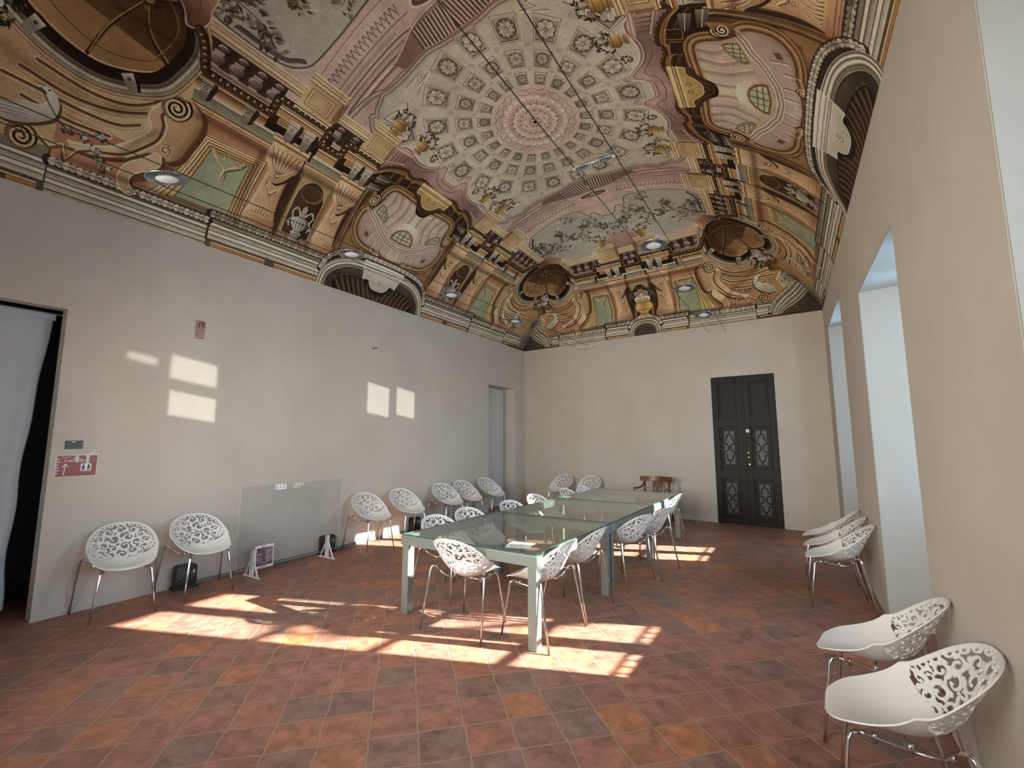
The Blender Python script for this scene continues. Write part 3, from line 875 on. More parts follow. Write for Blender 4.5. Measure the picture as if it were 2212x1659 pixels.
    def entab(self, a, b, out):
        """entablature slice; out = the cornice steps forward"""
        top = 1.90 if out else 1.71
        self.bands(a, b, 1.36, [(0.018, BRNM), (0.022, (238, 176, 122)), (0.012, PEACHD), (0.028, (240, 184, 134)), (0.010, BRN), (0.10, ((176, 164, 136), (150, 138, 114))), (0.008, STND), (0.03, (214, 202, 178)), (0.010, STND)])
        self.rect(a, b, 1.598, top - 0.10, BRND, (104, 68, 44))
        self.bands(a, b, top - 0.12, [(0.012, (250, 196, 146)), (0.07, ((226, 158, 110), (200, 140, 98))), (0.010, BRN), (0.022, (242, 200, 152)), (0.010, BRNM)])
    def cornice(self, segs, lo, hi):
        for a, b, out in segs:
            self.entab(a, b, out)
            if out:
                for e in (a, b): self.rect(e - 0.010, e + 0.010, 1.72, 1.97, BRND)
                self.rect(b, b + 0.10, 1.60, 1.93, BRND, (84, 54, 36))
                self.rect(a + 0.10, b - 0.12, 1.70, 1.765, (190, 132, 90)); self.stroke([(a + 0.10, 1.70), (b - 0.12, 1.70), (b - 0.12, 1.765), (a + 0.10, 1.765)], 0.008, (244, 196, 148), closed=True)
        path = []
        for a, b, out in segs:
            q = 1.965 if out else 1.765
            path += [(a, q), (b, q)]
        P = self.P(path)
        beads(P, side=1 if not self.side else -1)

def garland(run, pts, w=0.045):
    """twisted stone garland along pts (p,q)"""
    P = run.P(pts)
    stroke(P, w * 2.3, (74, 62, 50))
    k = 0
    for p, t in along(P, 0.052, 0.02):
        for s_ in (-1, 1):
            o = oriented(p, t, [(-0.030, s_ * 0.004), (-0.005, s_ * w * 0.95), (0.034, s_ * w * 0.72), (0.022, 0)])
            fill(o, (198, 180, 160) if (k + s_) % 2 else (168, 148, 130))
            stroke(oriented(p, t, [(-0.024, s_ * 0.008), (0.016, s_ * w * 0.6)]), 0.007, (234, 218, 198))
        k += 1

STONE = [(0.0, STNM), (0.035, STNL), (0.05, STNM), (0.055, STND), (0.062, STNL), (0.10, (170, 156, 136)), (0.105, STND), (0.112, STNL), (0.16, (158, 144, 124)), (0.175, STND), (0.182, (206, 192, 170)), (0.22, STNM), (0.25, STND)]

S = Run(True)
E = Run(False, -0.02)

# -- grounds
fill([(0, 0), (1.75, 0), (1.75, TM), (0, TM)], (214, 160, 110), (196, 146, 92), ((0.3, 0), (1.4, 0)))
fill([(0, 0), (SM, 0), (SM, 1.75), (1.5, 1.75)], (214, 160, 110), (196, 146, 92), ((0, 0.3), (0, 1.4)))
fill([(2.0, 2.0), (SM, 2.0), (SM, TM), (2.0, TM)], PINK)

# -- upper field of the end: sky with branches inside a pink frame
fill([(2.24, 2.2), (SM, 2.2), (SM, 4.6), (2.24, 4.6)], (214, 182, 168))
skyp = smooth([(2.45, 2.34), (2.29, 2.75), (2.26, 3.15), (2.29, 3.46), (2.38, 3.61), (2.52, 3.69), (2.9, 3.72), (3.28, 3.71), (3.47, 3.68), (3.53, 3.56), (3.56, 3.44), (3.62, 3.40), (3.70, 3.45), (3.76, 3.36), (3.80, 3.27), (3.88, 3.25), (SM + 0.1, 3.24)], 5) + [(SM + 0.1, 2.34)]
mould(skyp[:-1], [(-0.09, (224, 196, 182)), (-0.05, PINKL), (-0.03, PINKD), (0.0, (120, 96, 90)), (0.02, (222, 196, 182)), (0.05, PINK)])
fill(skyp, (184, 182, 170), (196, 188, 174), ((3.9, 2.4), (2.4, 3.7)))
stroke(skyp[:-1], 0.012, (116, 98, 90))
mould(smooth([(2.30, 3.02), (2.31, 3.42), (2.42, 3.60)], 5), [(-0.05, (110, 90, 84)), (0.0, (132, 112, 104))])
for br in ([(2.30, 2.74), (2.52, 2.86), (2.74, 2.98), (2.98, 2.95), (3.18, 2.90)], [(2.52, 2.86), (2.50, 3.10), (2.42, 3.28), (2.34, 3.38)], [(2.84, 2.98), (2.92, 3.18), (2.86, 3.32)],
           [(3.24, 2.62), (3.34, 2.98), (3.42, 3.18)], [(3.50, 3.34), (3.60, 3.10), (3.74, 2.96), (3.92, 2.90)], [(3.38, 3.46), (3.24, 3.56), (3.14, 3.58)], [(2.62, 2.90), (2.70, 2.72), (2.82, 2.62)]):
    branch(br, cols=((128, 108, 84), (98, 82, 62), (150, 132, 108)), spread=0.09, ls=0.062)
for c_, r_ in (((2.40, 2.86), .12), ((2.40, 3.22), .12), ((3.06, 2.92), .12), ((2.88, 3.22), .10), ((3.36, 3.10), .09), ((3.72, 2.98), .10)):
    leafy(c_, r_, 22, cols=((120, 102, 80), (146, 126, 102), (90, 76, 60)), ls=0.042)
# low pink screen with shell in front of the sky
fill(smooth([(3.40, 2.30), (3.52, 2.52), (3.70, 2.62), (SM + .1, 2.66)], 5) + [(SM + .1, 2.25), (3.40, 2.25)], (206, 164, 150), (178, 134, 120), ((3.93, 2.66), (3.6, 2.3)))
mould(smooth([(3.42, 2.30), (3.54, 2.52), (3.72, 2.61), (SM + .1, 2.65)], 5), [(-0.03, PINKD), (0, PINKL), (0.02, (140, 104, 94))])
leafy((3.80, 2.72), 0.10, 26, cols=((150, 120, 108), (110, 84, 74), (196, 166, 152)))

# -- arch between the end field and the dome field
fill([(2.2, 3.74)] + smooth([(2.2, 4.34), (2.35, 4.56), (2.73, 4.42), (2.84, 4.46), (3.30, 4.46), (3.58, 4.44), (3.72, 4.38), (SM + .1, 4.36)], 4) + [(SM + .1, 3.74)], (218, 186, 172), (204, 168, 154), ((3, 3.8), (3, 4.4)))
for q_, prof in ((3.80, [(-0.02, PINKD), (0.0, PINKL), (0.02, PINK)]), (4.02, [(-0.02, PINKL), (0, PINKD), (0.02, PINKL)]),
                 (4.14, [(-0.04, (196, 160, 148)), (-0.02, PINKL), (0.0, (132, 100, 94)), (0.02, PINKL), (0.05, (176, 140, 130)), (0.07, PINKL)]),
                 (4.27, [(-0.04, PINKL), (-0.02, (120, 88, 84)), (0.0, PINK), (0.03, (232, 204, 190)), (0.05, (124, 92, 88)), (0.07, PINK)])):
    mould(smooth([(2.30, q_ + 0.02), (2.8, q_ + 0.01), (3.35, q_), (3.60, q_ + (0.0 if q_ < 4.1 else 0.02))], 4), prof)
mould(smooth([(2.2, 4.30), (2.60, 4.35), (2.73, 4.40), (2.84, 4.44), (3.30, 4.44)], 5), [(-0.03, (120, 90, 84)), (0.0, PINKL), (0.03, (150, 120, 112)), (0.05, CREAM)])
for k in range(17):   # band of small leaf tips
    x = 2.40 + k * 0.068
    stroke(smooth([(x, 3.88), (x + 0.03, 3.945), (x + 0.06, 3.885)], 4), 0.012, (150, 116, 104)); stroke([(x + 0.005, 3.865), (x + 0.055, 3.87)], 0.006, (236, 210, 196))
    stroke([(x + 0.03, 3.955), (x + 0.03, 3.985)], 0.012, (140, 104, 94))
# draped keystone band and its oval boss
band = smooth([(3.10, 4.30), (3.30, 4.24), (3.52, 4.16), (3.74, 4.12), (SM + .1, 4.11)], 4) + smooth([(SM + .1, 4.50), (3.80, 4.48), (3.60, 4.47), (3.46, 4.42), (3.28, 4.44), (3.12, 4.40)], 4)
fill(band, (186, 150, 142), (150, 116, 110), ((3.9, 4.2), (3.3, 4.3)))
for k in range(11):
    x = 3.46 + k * 0.045
    stroke([(x + 0.04, 4.17 - 0.02 * min(1, (x - 3.46) * 2)), (x, 4.44)], 0.016, (104, 76, 74)); stroke([(x + 0.062, 4.17), (x + 0.022, 4.44)], 0.010, (222, 192, 182))
mould(band[:17], [(-0.02, PINKD), (0.0, PINKL), (0.02, (110, 84, 80))])
scrollc((3.50, 4.42), 0.035, 1.3, 0, 1, 0.012, PINKL, MAUVE)
fill(circ((SM, 4.0), 0.26, 30, 0.085), (232, 202, 188)); fill(circ((SM, 4.0), 0.235, 30, 0.070), (128, 92, 84)); fill(circ((SM + 0.01, 3.99), 0.19, 30, 0.052), (158, 118, 106))
scrollc((SM, 4.0), 0.05, 1.5, 0, 1, 0.014, PINKL, MAUVE)

# -- dome field with coffers
dome = smooth([(2.30, TM + .1), (2.26, 5.4), (2.24, 4.95), (2.27, 4.72), (2.35, 4.60)], 4) + [(2.43, 4.53), (2.47, 4.58), (2.56, 4.52)] + smooth([(2.73, 4.46), (2.84, 4.49), (3.10, 4.50), (3.45, 4.47), (3.70, 4.51), (SM + .1, 4.52)], 4) + [(SM + .1, TM + .1)]
fill(dome, CREAM)
mould(dome[:-1], [(-0.06, PINK), (-0.045, (136, 104, 96)), (-0.02, PINKL), (0.0, (150, 122, 110)), (0.012, CREAM)])
CC = (SM, TM)
def ring_pt(r, a): return (CC[0] - r * math.cos(a), CC[1] - r * 1.068 * math.sin(a))
fill([ring_pt(0.57, 2 * math.pi * k / 60) for k in range(60)], (218, 184, 172))
fill([ring_pt(0.62, 2 * math.pi * k / 60) for k in range(60)], (214, 186, 170), alpha=0.6)
dR = math.pi / 10
for r0, r1, hw, kind0 in ((0.61, 0.76, 0.27, 0), (0.85, 1.05, 0.28, 1), (1.17, 1.45, 0.275, 0), (1.62, 1.97, 0.26, 1)):
    for k in range(-1, 12):
        a = k * dR
        rm = (r0 + r1) / 2
        c = ring_pt(rm, a)
        if r0 > 1.5 and not (c[0] > 2.36 and c[1] > 4.62): continue
        if r0 > 1.5 and (k < 1 or k > 4 or k == 3): continue
        q = [ring_pt(r0, a - dR * hw), ring_pt(r0, a + dR * hw), ring_pt(r1, a + dR * hw), ring_pt(r1, a - dR * hw)]
        c0 = np.mean(q, axis=0)
        sc_ = lambda f: [tuple(c0 + (np.array(p) - c0) * f) for p in q]
        fill(sc_(1.10), (222, 210, 190)); stroke(sc_(1.10), 0.008, (140, 124, 106), closed=True)
        fill(sc_(0.98), (158, 142, 122)); fill(sc_(0.84), (184, 168, 148))
        stroke([sc_(0.96)[0], sc_(0.96)[1]], 0.010, (104, 90, 74)); stroke([sc_(0.9)[2], sc_(0.9)[3]], 0.010, (226, 214, 194))
        rr_ = (r1 - r0) * 0.40; rt = rm * dR * hw * 0.86
        d_ = (-math.cos(a), -math.sin(a) * 1.068); nn = math.hypot(*d_)
        rosette(tuple(c0), (d_[0] / nn, d_[1] / nn), rr_, rt, (k + kind0) % 2)
for r_, rad in ((0.805, 0.016), (1.11, 0.024), (1.54, 0.032)):
    for k in range(-1, 12):
        c = ring_pt(r_, (k + 0.5) * dR)
        if c[0] < 2.3 or c[1] < 4.55: continue
        disc(c, rad * 1.25, (150, 134, 116)); disc(c, rad, (224, 212, 192)); disc(c, rad * 0.6, (136, 120, 102)); disc(c, rad * 0.35, (220, 206, 186))
# kite shaped corner coffer
for off, c_, w_ in ((0, (140, 124, 106), 0.010), (1, (226, 214, 194), 0.008)):
    o = 0.03 * off
    stroke([(2.50 + o, 4.64 + o), (2.72 - o, 4.70 + o), (2.66 - o, 4.80), (2.86 - o, 4.72 + o * .3), (2.56 + o * .5, 4.96 - o)], w_, c_, closed=True)
fill([(2.55, 4.69), (2.67, 4.73), (2.62, 4.83), (2.76, 4.79), (2.58, 4.90)], (178, 164, 144))
for off, c_ in ((0, (150, 134, 116)), (0.02, (226, 214, 194))):
    stroke([(2.98, 4.58 + off), (3.20, 4.56 + off), (3.12, 4.66 + off), (3.30, 4.62 + off), (3.02, 4.74 + off)], 0.009, c_)
# central plaster rosette
for r0_, r1_, n_ in ((0.30, 0.415, 26), (0.19, 0.285, 18), (0.06, 0.15, 10)):
    for k in range(n_):
        a = 2 * math.pi * (k + 0.5 * (n_ % 4)) / n_; da = math.pi / n_
        pet = smooth([ring_pt(r0_, a - da * 0.5), ring_pt((r0_ + r1_) / 2, a - da * 0.95), ring_pt(r1_ * 0.98, a - da * 0.7), ring_pt(r1_ * 1.03, a), ring_pt(r1_ * 0.98, a + da * 0.7), ring_pt((r0_ + r1_) / 2, a + da * 0.95), ring_pt(r0_, a + da * 0.5)], 3)
        fill([(x + 0.008, y + 0.008) for x, y in pet], (146, 108, 96))
        fill(pet, (206, 168, 154), (240, 212, 198), (ring_pt(r0_, a), ring_pt(r1_, a)))
        stroke([ring_pt(r0_, a), ring_pt(r1_ * 0.9, a)], 0.008, (168, 130, 118))
for r_, n_, am in ((0.49, 16, 0.040), (0.545, 22, 0.018), (0.17, 8, 0.024)):
    for k in range(n_):
        a = 2 * math.pi * k / n_; c = ring_pt(r_, a)
        w1 = smooth([ring_pt(r_ + 0.012, a), ring_pt(r_ - am, a + 0.10), ring_pt(r_ + am * 0.5, a + 2 * math.pi / n_ * 0.75)], 5)
        stroke([(x + 0.007, y + 0.007) for x, y in w1], 0.020, (150, 110, 98), taper=True); stroke(w1, 0.015, (240, 212, 198), taper=True)
        if am > 0.02: scrollc(c, am * 0.75, 1.2, a, 1 if k % 2 else -1, 0.012, (240, 212, 198), (150, 110, 98))
disc(CC, 0.028, (60, 40, 32))
# -- cornices, balustrades, rails
S.balusters(2.3, 3.62); S.balusters(4.20, 4.63, step=0.15); E.balusters(2.3, 3.26); E.balusters(3.74, SM + 0.05, step=0.13)
S.cornice([(2.2, 3.59, False), (3.59, 4.22, True), (4.22, 4.49, False), (4.49, 5.03, True)], 0, 0)
E.cornice([(2.2, 3.10, False), (3.10, 3.76, True), (3.76, SM + .1, False)], 0, 0)
S.rail(2.2, 5.02); E.rail(2.2, SM + .1)
for r_, aa_ in ((S, (3.76, 4.16)), (S, (4.65, 4.99)), (E, (3.31, 3.70))):
    r_.pedestal(*aa_)
E.pot(3.51, 2.42, 1.15, 12); S.pot(4.86, 2.42, 1.25, 9)
# -- panel zone of the side
S.rect(2.5, 5.05, 0.33, 1.37, (224, 160, 118), (206, 138, 98))
S.fill([(2.60, 0.35)] + smooth([(2.62, 0.36), (2.84, 0.50), (2.98, 0.80), (3.05, 1.19)], 5) + [(3.10, 1.36), (2.90, 1.36), (2.72, 1.30), (2.55, 0.7)], OCH, (166, 106, 52), ((1.2, 3.1), (0.4, 2.7)) and [(3.05, 1.2), (2.6, 0.4)])
S.panel([(3.05, 0.41), (3.60, 0.41), (3.64, 1.09), (3.23, 1.06), (3.19, 0.86), (3.13, 0.62)], [(2.76, 0.32), (3.74, 0.305), (3.80, 1.235), (3.13, 1.19), (3.03, 0.80), (2.93, 0.52)])
S.niche(4.23, 4.63)
S.urn_grey(4.45, 0.44)
S.pilaster(3.77, 4.13); S.pilaster(4.68, 5.02)
for p_ in (3.86, 4.06, 4.76, 4.93): S.bracket(p_, 1.56, 0.10, 0.26)
S.bracket(3.40, 1.50); S.bracket(2.98, 1.50)
# -- panel zone of the end
E.rect(2.2, SM + .1, 0.30, 1.37, (224, 160, 118), (206, 138, 98))
E.fill([(1.9, 0.35)] + smooth([(2.20, 0.36), (2.42, 0.50), (2.60, 0.80), (2.70, 1.19)], 5) + [(2.72, 1.36), (2.3, 1.30), (1.95, 0.7)], OCH, (166, 106, 52), [(2.7, 1.2), (2.2, 0.4)])
E.panel([(2.71, 0.36), (3.15, 0.38), (3.17, 1.11), (2.82, 1.12), (2.79, 0.86), (2.75, 0.62)], [(2.36, 0.34), (3.21, 0.35), (3.245, 1.20), (2.76, 1.21), (2.62, 0.80), (2.50, 0.55)])
E.niche(3.72, 2 * SM - 3.72, 0.42, 1.24)
E.pot(SM, 0.40, 2.6, 30)
E.pilaster(3.29, 3.64, 0.30, 1.45)
for p_ in (3.38, 3.57): E.bracket(p_, 1.54, 0.10, 0.24)
E.bracket(2.98, 1.48)
# -- ground behind the oculus and the arch at the wall
S.rect(5.03, TM + .1, 0.30, 1.80, (150, 100, 60), (128, 84, 52))
S.fill([(5.03, 0.34), (5.03, 1.9), (5.30, 2.1), (5.40, 1.6), (5.24, 1.1), (5.24, 0.75), (5.60, 0.72), (5.8, 0.6), (5.4, 0.2)], (176, 124, 80), (108, 70, 42), [(5.03, 1), (5.5, 1.4)])
S.stroke([(5.10, 0.42), (5.09, 0.9), (5.07, 1.5), (5.12, 1.9)], 0.016, (232, 180, 128)); S.stroke([(5.13, 0.42), (5.12, 0.9), (5.10, 1.5), (5.15, 1.9)], 0.010, BRND)
S.stroke([(5.06, 0.40), (5.05, 0.9), (5.035, 1.5)], 0.012, BRNM)
# curved cornice over the oculus
top = smooth([(5.02, 1.93), (5.10, 2.02), (5.20, 2.09), (5.32, 2.14), (5.42, 2.15), (5.46, 2.11), (5.56, 2.11), (5.62, 2.15), (5.72, 2.17), (5.86, 2.14), (TM + .1, 2.12)], 5)
S.fill(top + [(TM + .1, 1.55), (5.60, 1.62), (5.3, 1.55), (5.03, 1.62)], (106, 70, 46), (70, 46, 30), [(5.5, 2.1), (5.5, 1.7)])
for o, w, c in ((-0.075, 0.030, (176, 118, 76)), (-0.105, 0.010, (226, 170, 118)), (-0.15, 0.010, (60, 38, 24)), (-0.20, 0.016, (132, 88, 56))):
    S.stroke([(x, y + o) for x, y in top], w, c)
for a, b in ((5.25, 5.37), (5.40, 5.56)):
    S.fill([(a, 2.00), (b, 2.03), (b, 1.86), (a, 1.84)], (84, 54, 36)); S.stroke([(a, 2.00), (b, 2.03), (b, 1.86), (a, 1.84)], 0.010, (190, 134, 90), closed=True)
# grey console left of the opening
for p_, q_ in ((5.16, 1.72), (5.12, 1.55)):
    S.fill([(p_ - 0.08, q_), (p_ + 0.10, q_ + 0.05), (p_ + 0.12, q_ + 0.15), (p_ - 0.08, q_ + 0.13)], STNM, (92, 80, 66), [(p_ - 0.08, q_), (p_ + 0.1, q_)])
    S.stroke([(p_ - 0.08, q_ + 0.06), (p_ + 0.11, q_ + 0.10)], 0.008, STNL); S.stroke([(p_ - 0.08, q_ + 0.03), (p_ + 0.10, q_ + 0.07)], 0.008, STND)
beads(S.P(top), 0.062, 0.027, -1)
# the opening with a vaulted room seen through it
op = smooth([(TM + .1, 0.72), (5.90, 0.745), (5.78, 0.76), (5.66, 0.80), (5.50, 0.815), (5.37, 0.86), (5.27, 0.96), (5.23, 1.08), (5.23, 1.25), (5.31, 1.38), (5.37, 1.50), (5.40, 1.68), (5.46, 1.76), (5.60, 1.77), (5.74, 1.76), (TM + .1, 1.72)], 5)
S.mould(op[::-1], [(-0.12, (92, 58, 34)), (-0.10, (206, 150, 98)), (-0.075, (120, 78, 46)), (-0.05, (224, 172, 118)), (-0.02, (150, 100, 62)), (0.02, (84, 54, 34)), (0.05, (206, 154, 102)), (0.085, (240, 196, 146)), (0.095, (110, 70, 42)), (0.12, (178, 126, 80))])
S.fill(op, (214, 192, 170), (196, 166, 148), [(6.0, 1.6), (5.4, 0.8)])
def clipfill(pts, c, c2=None, d=None):
    S.fill(pts, c, c2, d)
# ribs of the far vault
for a0, b0, a1, b1 in ((5.62, 1.74, 5.60, 1.32), (5.78, 1.74, 5.70, 1.22), (5.95, 1.74, 5.86, 1.14), (5.50, 1.74, 5.44, 1.42)):
    S.stroke(smooth([(a0, b0), ((a0 + a1) / 2 + 0.06, (b0 + b1) / 2), (a1, b1)], 6), 0.05, (178, 150, 134), soft=0.03, alpha=0.8)
    S.stroke(smooth([(a0 - 0.03, b0), ((a0 + a1) / 2 + 0.025, (b0 + b1) / 2), (a1 - 0.03, b1)], 6), 0.012, (226, 204, 184), soft=0.01)
S.fill(smooth([(5.84, 1.04), (5.80, 1.18), (5.86, 1.34), (5.98, 1.42), (TM + .1, 1.44)], 5) + [(TM + .1, 1.0)], (226, 206, 186), (196, 172, 154), [(6.0, 1.4), (5.9, 1.0)])
# drum cornice of the far room
dc = smooth([(5.30, 1.36), (5.38, 1.30), (5.48, 1.25), (5.60, 1.15), (5.72, 1.08), (5.86, 1.01), (TM + .1, 0.965)], 5)
S.fill([(x, y - 0.0) for x, y in dc] + [(TM + .1, 0.73), (5.86, 0.75), (5.66, 0.81), (5.5, 0.825), (5.37, 0.87), (5.27, 0.97), (5.25, 1.2)], (208, 180, 162), (190, 158, 142), [(6.0, 0.95), (5.4, 0.9)])
S.mould(dc, [(-0.09, (172, 140, 124)), (-0.07, (230, 206, 188)), (-0.05, (160, 128, 114)), (-0.025, (232, 210, 192)), (-0.01, (138, 106, 94)), (0.0, (206, 178, 160)), (0.02, (224, 200, 182)), (0.03, (150, 118, 104))])
for x in (5.50, 5.62, 5.80, 5.94):
    y = 0.86 if x > 5.6 else 0.98
    S.stroke([(x, y + 0.06), (x - 0.02, y - 0.10)], 0.012, (150, 120, 106)); S.stroke([(x + 0.02, y + 0.06), (x, y - 0.10)], 0.010, (232, 212, 194))
S.fill([(5.40, 1.02), (5.47, 0.98), (5.46, 0.92), (5.39, 0.95)], (120, 98, 88))
# windows of the far room
def farwin(pts, base):
    S.fill(pts, (150, 108, 66)); S.stroke(pts, 0.014, (188, 146, 98), closed=True)
    c = np.mean(np.array(pts), axis=0)
    q = [tuple(c + (np.array(p) - c) * 0.82) for p in pts]
    S.fill(q, (206, 204, 170), (178, 178, 150), [q[0], q[len(q) // 2]])
    P = np.array(q)
    for f in (0.25, 0.5, 0.75):
        x = P[:, 0].min() * (1 - f) + P[:, 0].max() * f
        m_ = [p for p in q if abs(p[0] - x) < 0.25]
        ins = [y for y in np.linspace(P[:, 1].min(), P[:, 1].max(), 40) if inside(q, np.array([[x]]), np.array([[y]]))[0, 0]]
        if len(ins) > 1: S.stroke([(x, ins[0]), (x, ins[-1])], 0.009, (112, 80, 50))
    for f in (0.3, 0.6):
        y = P[:, 1].min() * (1 - f) + P[:, 1].max() * f
        ins = [x for x in np.linspace(P[:, 0].min(), P[:, 0].max(), 40) if inside(q, np.array([[x]]), np.array([[y]]))[0, 0]]
        if len(ins) > 1: S.stroke([(ins[0], y), (ins[-1], y)], 0.009, (112, 80, 50))
farwin([(5.83, 1.08), (5.83, 1.14), (5.87, 1.22), (5.94, 1.28), (6.05, 1.31), (6.16, 1.28), (6.23, 1.22), (6.27, 1.14), (6.27, 1.06), (6.05, 1.05)], 0)
farwin([(5.38, 1.34), (5.46, 1.30), (5.60, 1.24), (5.62, 1.30), (5.58, 1.38), (5.50, 1.46), (5.42, 1.50), (5.39, 1.44)], 0)
# hanging tongue over the opening
tg = smooth([(5.73, 2.12), (5.74, 1.94), (5.80, 1.93), (5.85, 1.92), (5.90, 1.86), (5.95, 1.81), (6.00, 1.78), (TM + .1, 1.77)], 5) + [(TM + .1, 2.12)]
sh_ = smooth([(5.70, 1.96), (5.76, 1.84), (5.82, 1.82), (5.88, 1.76), (5.94, 1.66), (6.00, 1.62), (TM + .1, 1.60)], 5) + [(TM + .1, 2.0)]
S.fill(sh_, (112, 74, 46), (64, 42, 28), [(6.0, 1.9), (6.0, 1.62)])
for o in (0.04, 0.08): S.stroke([(x + o, y + o) for x, y in sh_[:-1]], 0.008, (150, 104, 66))
S.fill(tg, (236, 194, 132), (202, 146, 84), [(6.0, 2.1), (5.8, 1.8)]); S.stroke(tg[:-1], 0.010, (250, 220, 172))
S.bands(5.72, TM + .1, 2.00, [(0.02, (250, 214, 164)), (0.012, BRNM), (0.025, (226, 178, 120)), (0.010, BRNM), (0.03, (248, 210, 160))])
disc((1.93, TM - 0.06), 0.030, BRNM); disc((1.93, TM - 0.06), 0.018, (250, 220, 180)); disc((1.93, TM - 0.06), 0.008, BRN)
# knobs at the ends of the frame
for c_, r_, d_ in (((1.50, 5.26), 0.075, 1), ((0.735, 5.78), 0.052, -1)):
    disc((c_[0] - 0.03, c_[1] + 0.01), r_ * 1.15, (104, 70, 44)); disc(c_, r_ * 1.05, (206, 154, 102)); scrollc(c_, r_, 1.8, 0, d_, 0.022, (248, 206, 158), BRND)
S.fill([(5.17, 1.36), (5.30, 1.34), (5.34, 1.42), (5.26, 1.56), (5.17, 1.62)], (190, 136, 88), (120, 80, 50), [(5.17, 1.5), (5.33, 1.4)])
scrollc((1.47, 5.25), 0.07, 1.8, 0.5, 1, 0.020, (248, 210, 164), BRND)
# pink balcony above the cornice
bal = smooth([(5.02, 2.28), (5.08, 2.36), (5.14, 2.40), (5.24, 2.40), (5.34, 2.36), (5.44, 2.34), (5.56, 2.36), (5.66, 2.42), (5.76, 2.52), (5.82, 2.575), (5.87, 2.54), (5.92, 2.40), (6.00, 2.36), (TM + .1, 2.38)], 6)
S.fill([(x, y) for x, y in top] + [(TM + .1, 2.38)] + bal[::-1] + [(5.02, 1.98)], (206, 168, 158), (158, 122, 116), [(5.9, 2.5), (5.5, 2.15)])
for o, c, w in ((-0.03, PINKD, 0.010), (-0.045, PINKL, 0.012), (-0.065, (110, 82, 78), 0.008), (0.0, (236, 206, 192), 0.014)):
    S.stroke([(x, y + o) for x, y in bal], w, c)
S.fill([(5.04, 2.02), (5.27, 2.13), (5.27, 2.36), (5.04, 2.34)], (196, 156, 134), (150, 112, 98), [(5.04, 2.2), (5.27, 2.2)])
for x in (5.08, 5.13, 5.18, 5.23): S.stroke([(x, 2.10), (x + 0.01, 2.30)], 0.016, (112, 82, 76), taper=True)
S.mould([(5.03, 2.06), (5.28, 2.16)], [(-0.02, BRNM), (0.0, PINKL), (0.02, BRNM)]); S.mould([(5.03, 2.30), (5.28, 2.33)], [(-0.03, PINKD), (0.0, PINKL), (0.02, PINKD), (0.04, PINKL)])
S.stroke(smooth([(5.50, 2.20), (5.62, 2.26), (5.72, 2.34), (5.80, 2.36), (5.88, 2.24), (6.05, 2.20)], 5), 0.010, (126, 92, 88))
scrollc((2.575, 5.83), 0.052, 1.8, 0, 1, 0.018, PINKL, MAUVE); 
leafy((2.50, 5.56), 0.06, 14)
E2 = Run(True); E2.pot(5.30, 2.40, 1.25, 7)
# -- pots on the corner pedestals were set with the balustrade; now the stone cornice at the wall
def stonecornice(R_, segs, hi=0.0):
    for a, b, out in segs:
        o = 0.085 if out else 0.0
        R_.rect(a, b, 0.0, 0.36 + o, (150, 136, 116))
        R_.bands(a, b, 0.0, [(0.03, (188, 174, 152))] if not out else [(0.085, (112, 98, 80))])
        q = 0.03 + (0.055 if out else 0)
        R_.bands(a, b, q, [(0.012, STND), (0.05, ((214, 198, 176), (176, 160, 140))), (0.008, STND), (0.035, (220, 206, 186)), (0.010, (120, 106, 88)), (0.045, ((204, 188, 166), (160, 146, 126))), (0.010, STND), (0.03, (222, 208, 188)), (0.012, (110, 96, 80)), (0.03, (150, 136, 116))])
        if out:
            for e in (a, b): R_.rect(e - 0.012, e + 0.012, 0.08, 0.42, (84, 72, 58))
            n = 2 if b - a > 0.8 else 1
            for k in range(n):
                x = a + (b - a) * (k + 0.5) / n
                w = 0.42 * (b - a) / n
                R_.rect(x - w, x + w, -0.01, 0.055, (232, 172, 122), (184, 120, 74)); R_.line(x - w, x + w, 0.060, 0.012, (250, 206, 160)); R_.line(x - w, x + w, 0.015, 0.008, BRNM)
stonecornice(S, [(0.6, 2.02, True), (2.02, 3.45, False), (3.45, 5.02, True)])
stonecornice(E, [(0.0, 1.62, True), (1.62, 2.98, False), (2.98, 3.62, True)])
garland(S, [(2.02, 0.30), (3.43, 0.30)]); garland(S, [(3.44, 0.385), (4.96, 0.385)])
garland(E, [(1.64, 0.27), (2.97, 0.27)]); garland(E, [(2.99, 0.35), (3.60, 0.35)])
hb = smooth([(3.55, 0.0), (3.56, 0.16), (3.60, 0.27), (3.68, 0.35), (3.80, 0.395), (SM + .1, 0.41)], 5)
E.fill(hb + [(SM + .1, -0.05), (3.55, -0.05)], (196, 182, 160), (120, 108, 92), [(3.6, 0.3), (3.9, 0.1)])
for f, c in ((0.95, STND), (0.88, STNL), (0.80, (110, 98, 82)), (0.74, (214, 200, 178)), (0.66, STND)):
    E.stroke([(SM - (SM - x) * f, y * f) for x, y in hb if x < SM + 0.05], 0.012, c)
E.fill([(SM - (SM - x) * 0.63, y * 0.63) for x, y in hb] + [(SM + .1, -0.05), (3.69, -0.05)], (98, 86, 72))
garland(E, [(x, y + 0.03) for x, y in hb[6:]], 0.040)
E.pot(SM, 0.43, 2.4, 26)
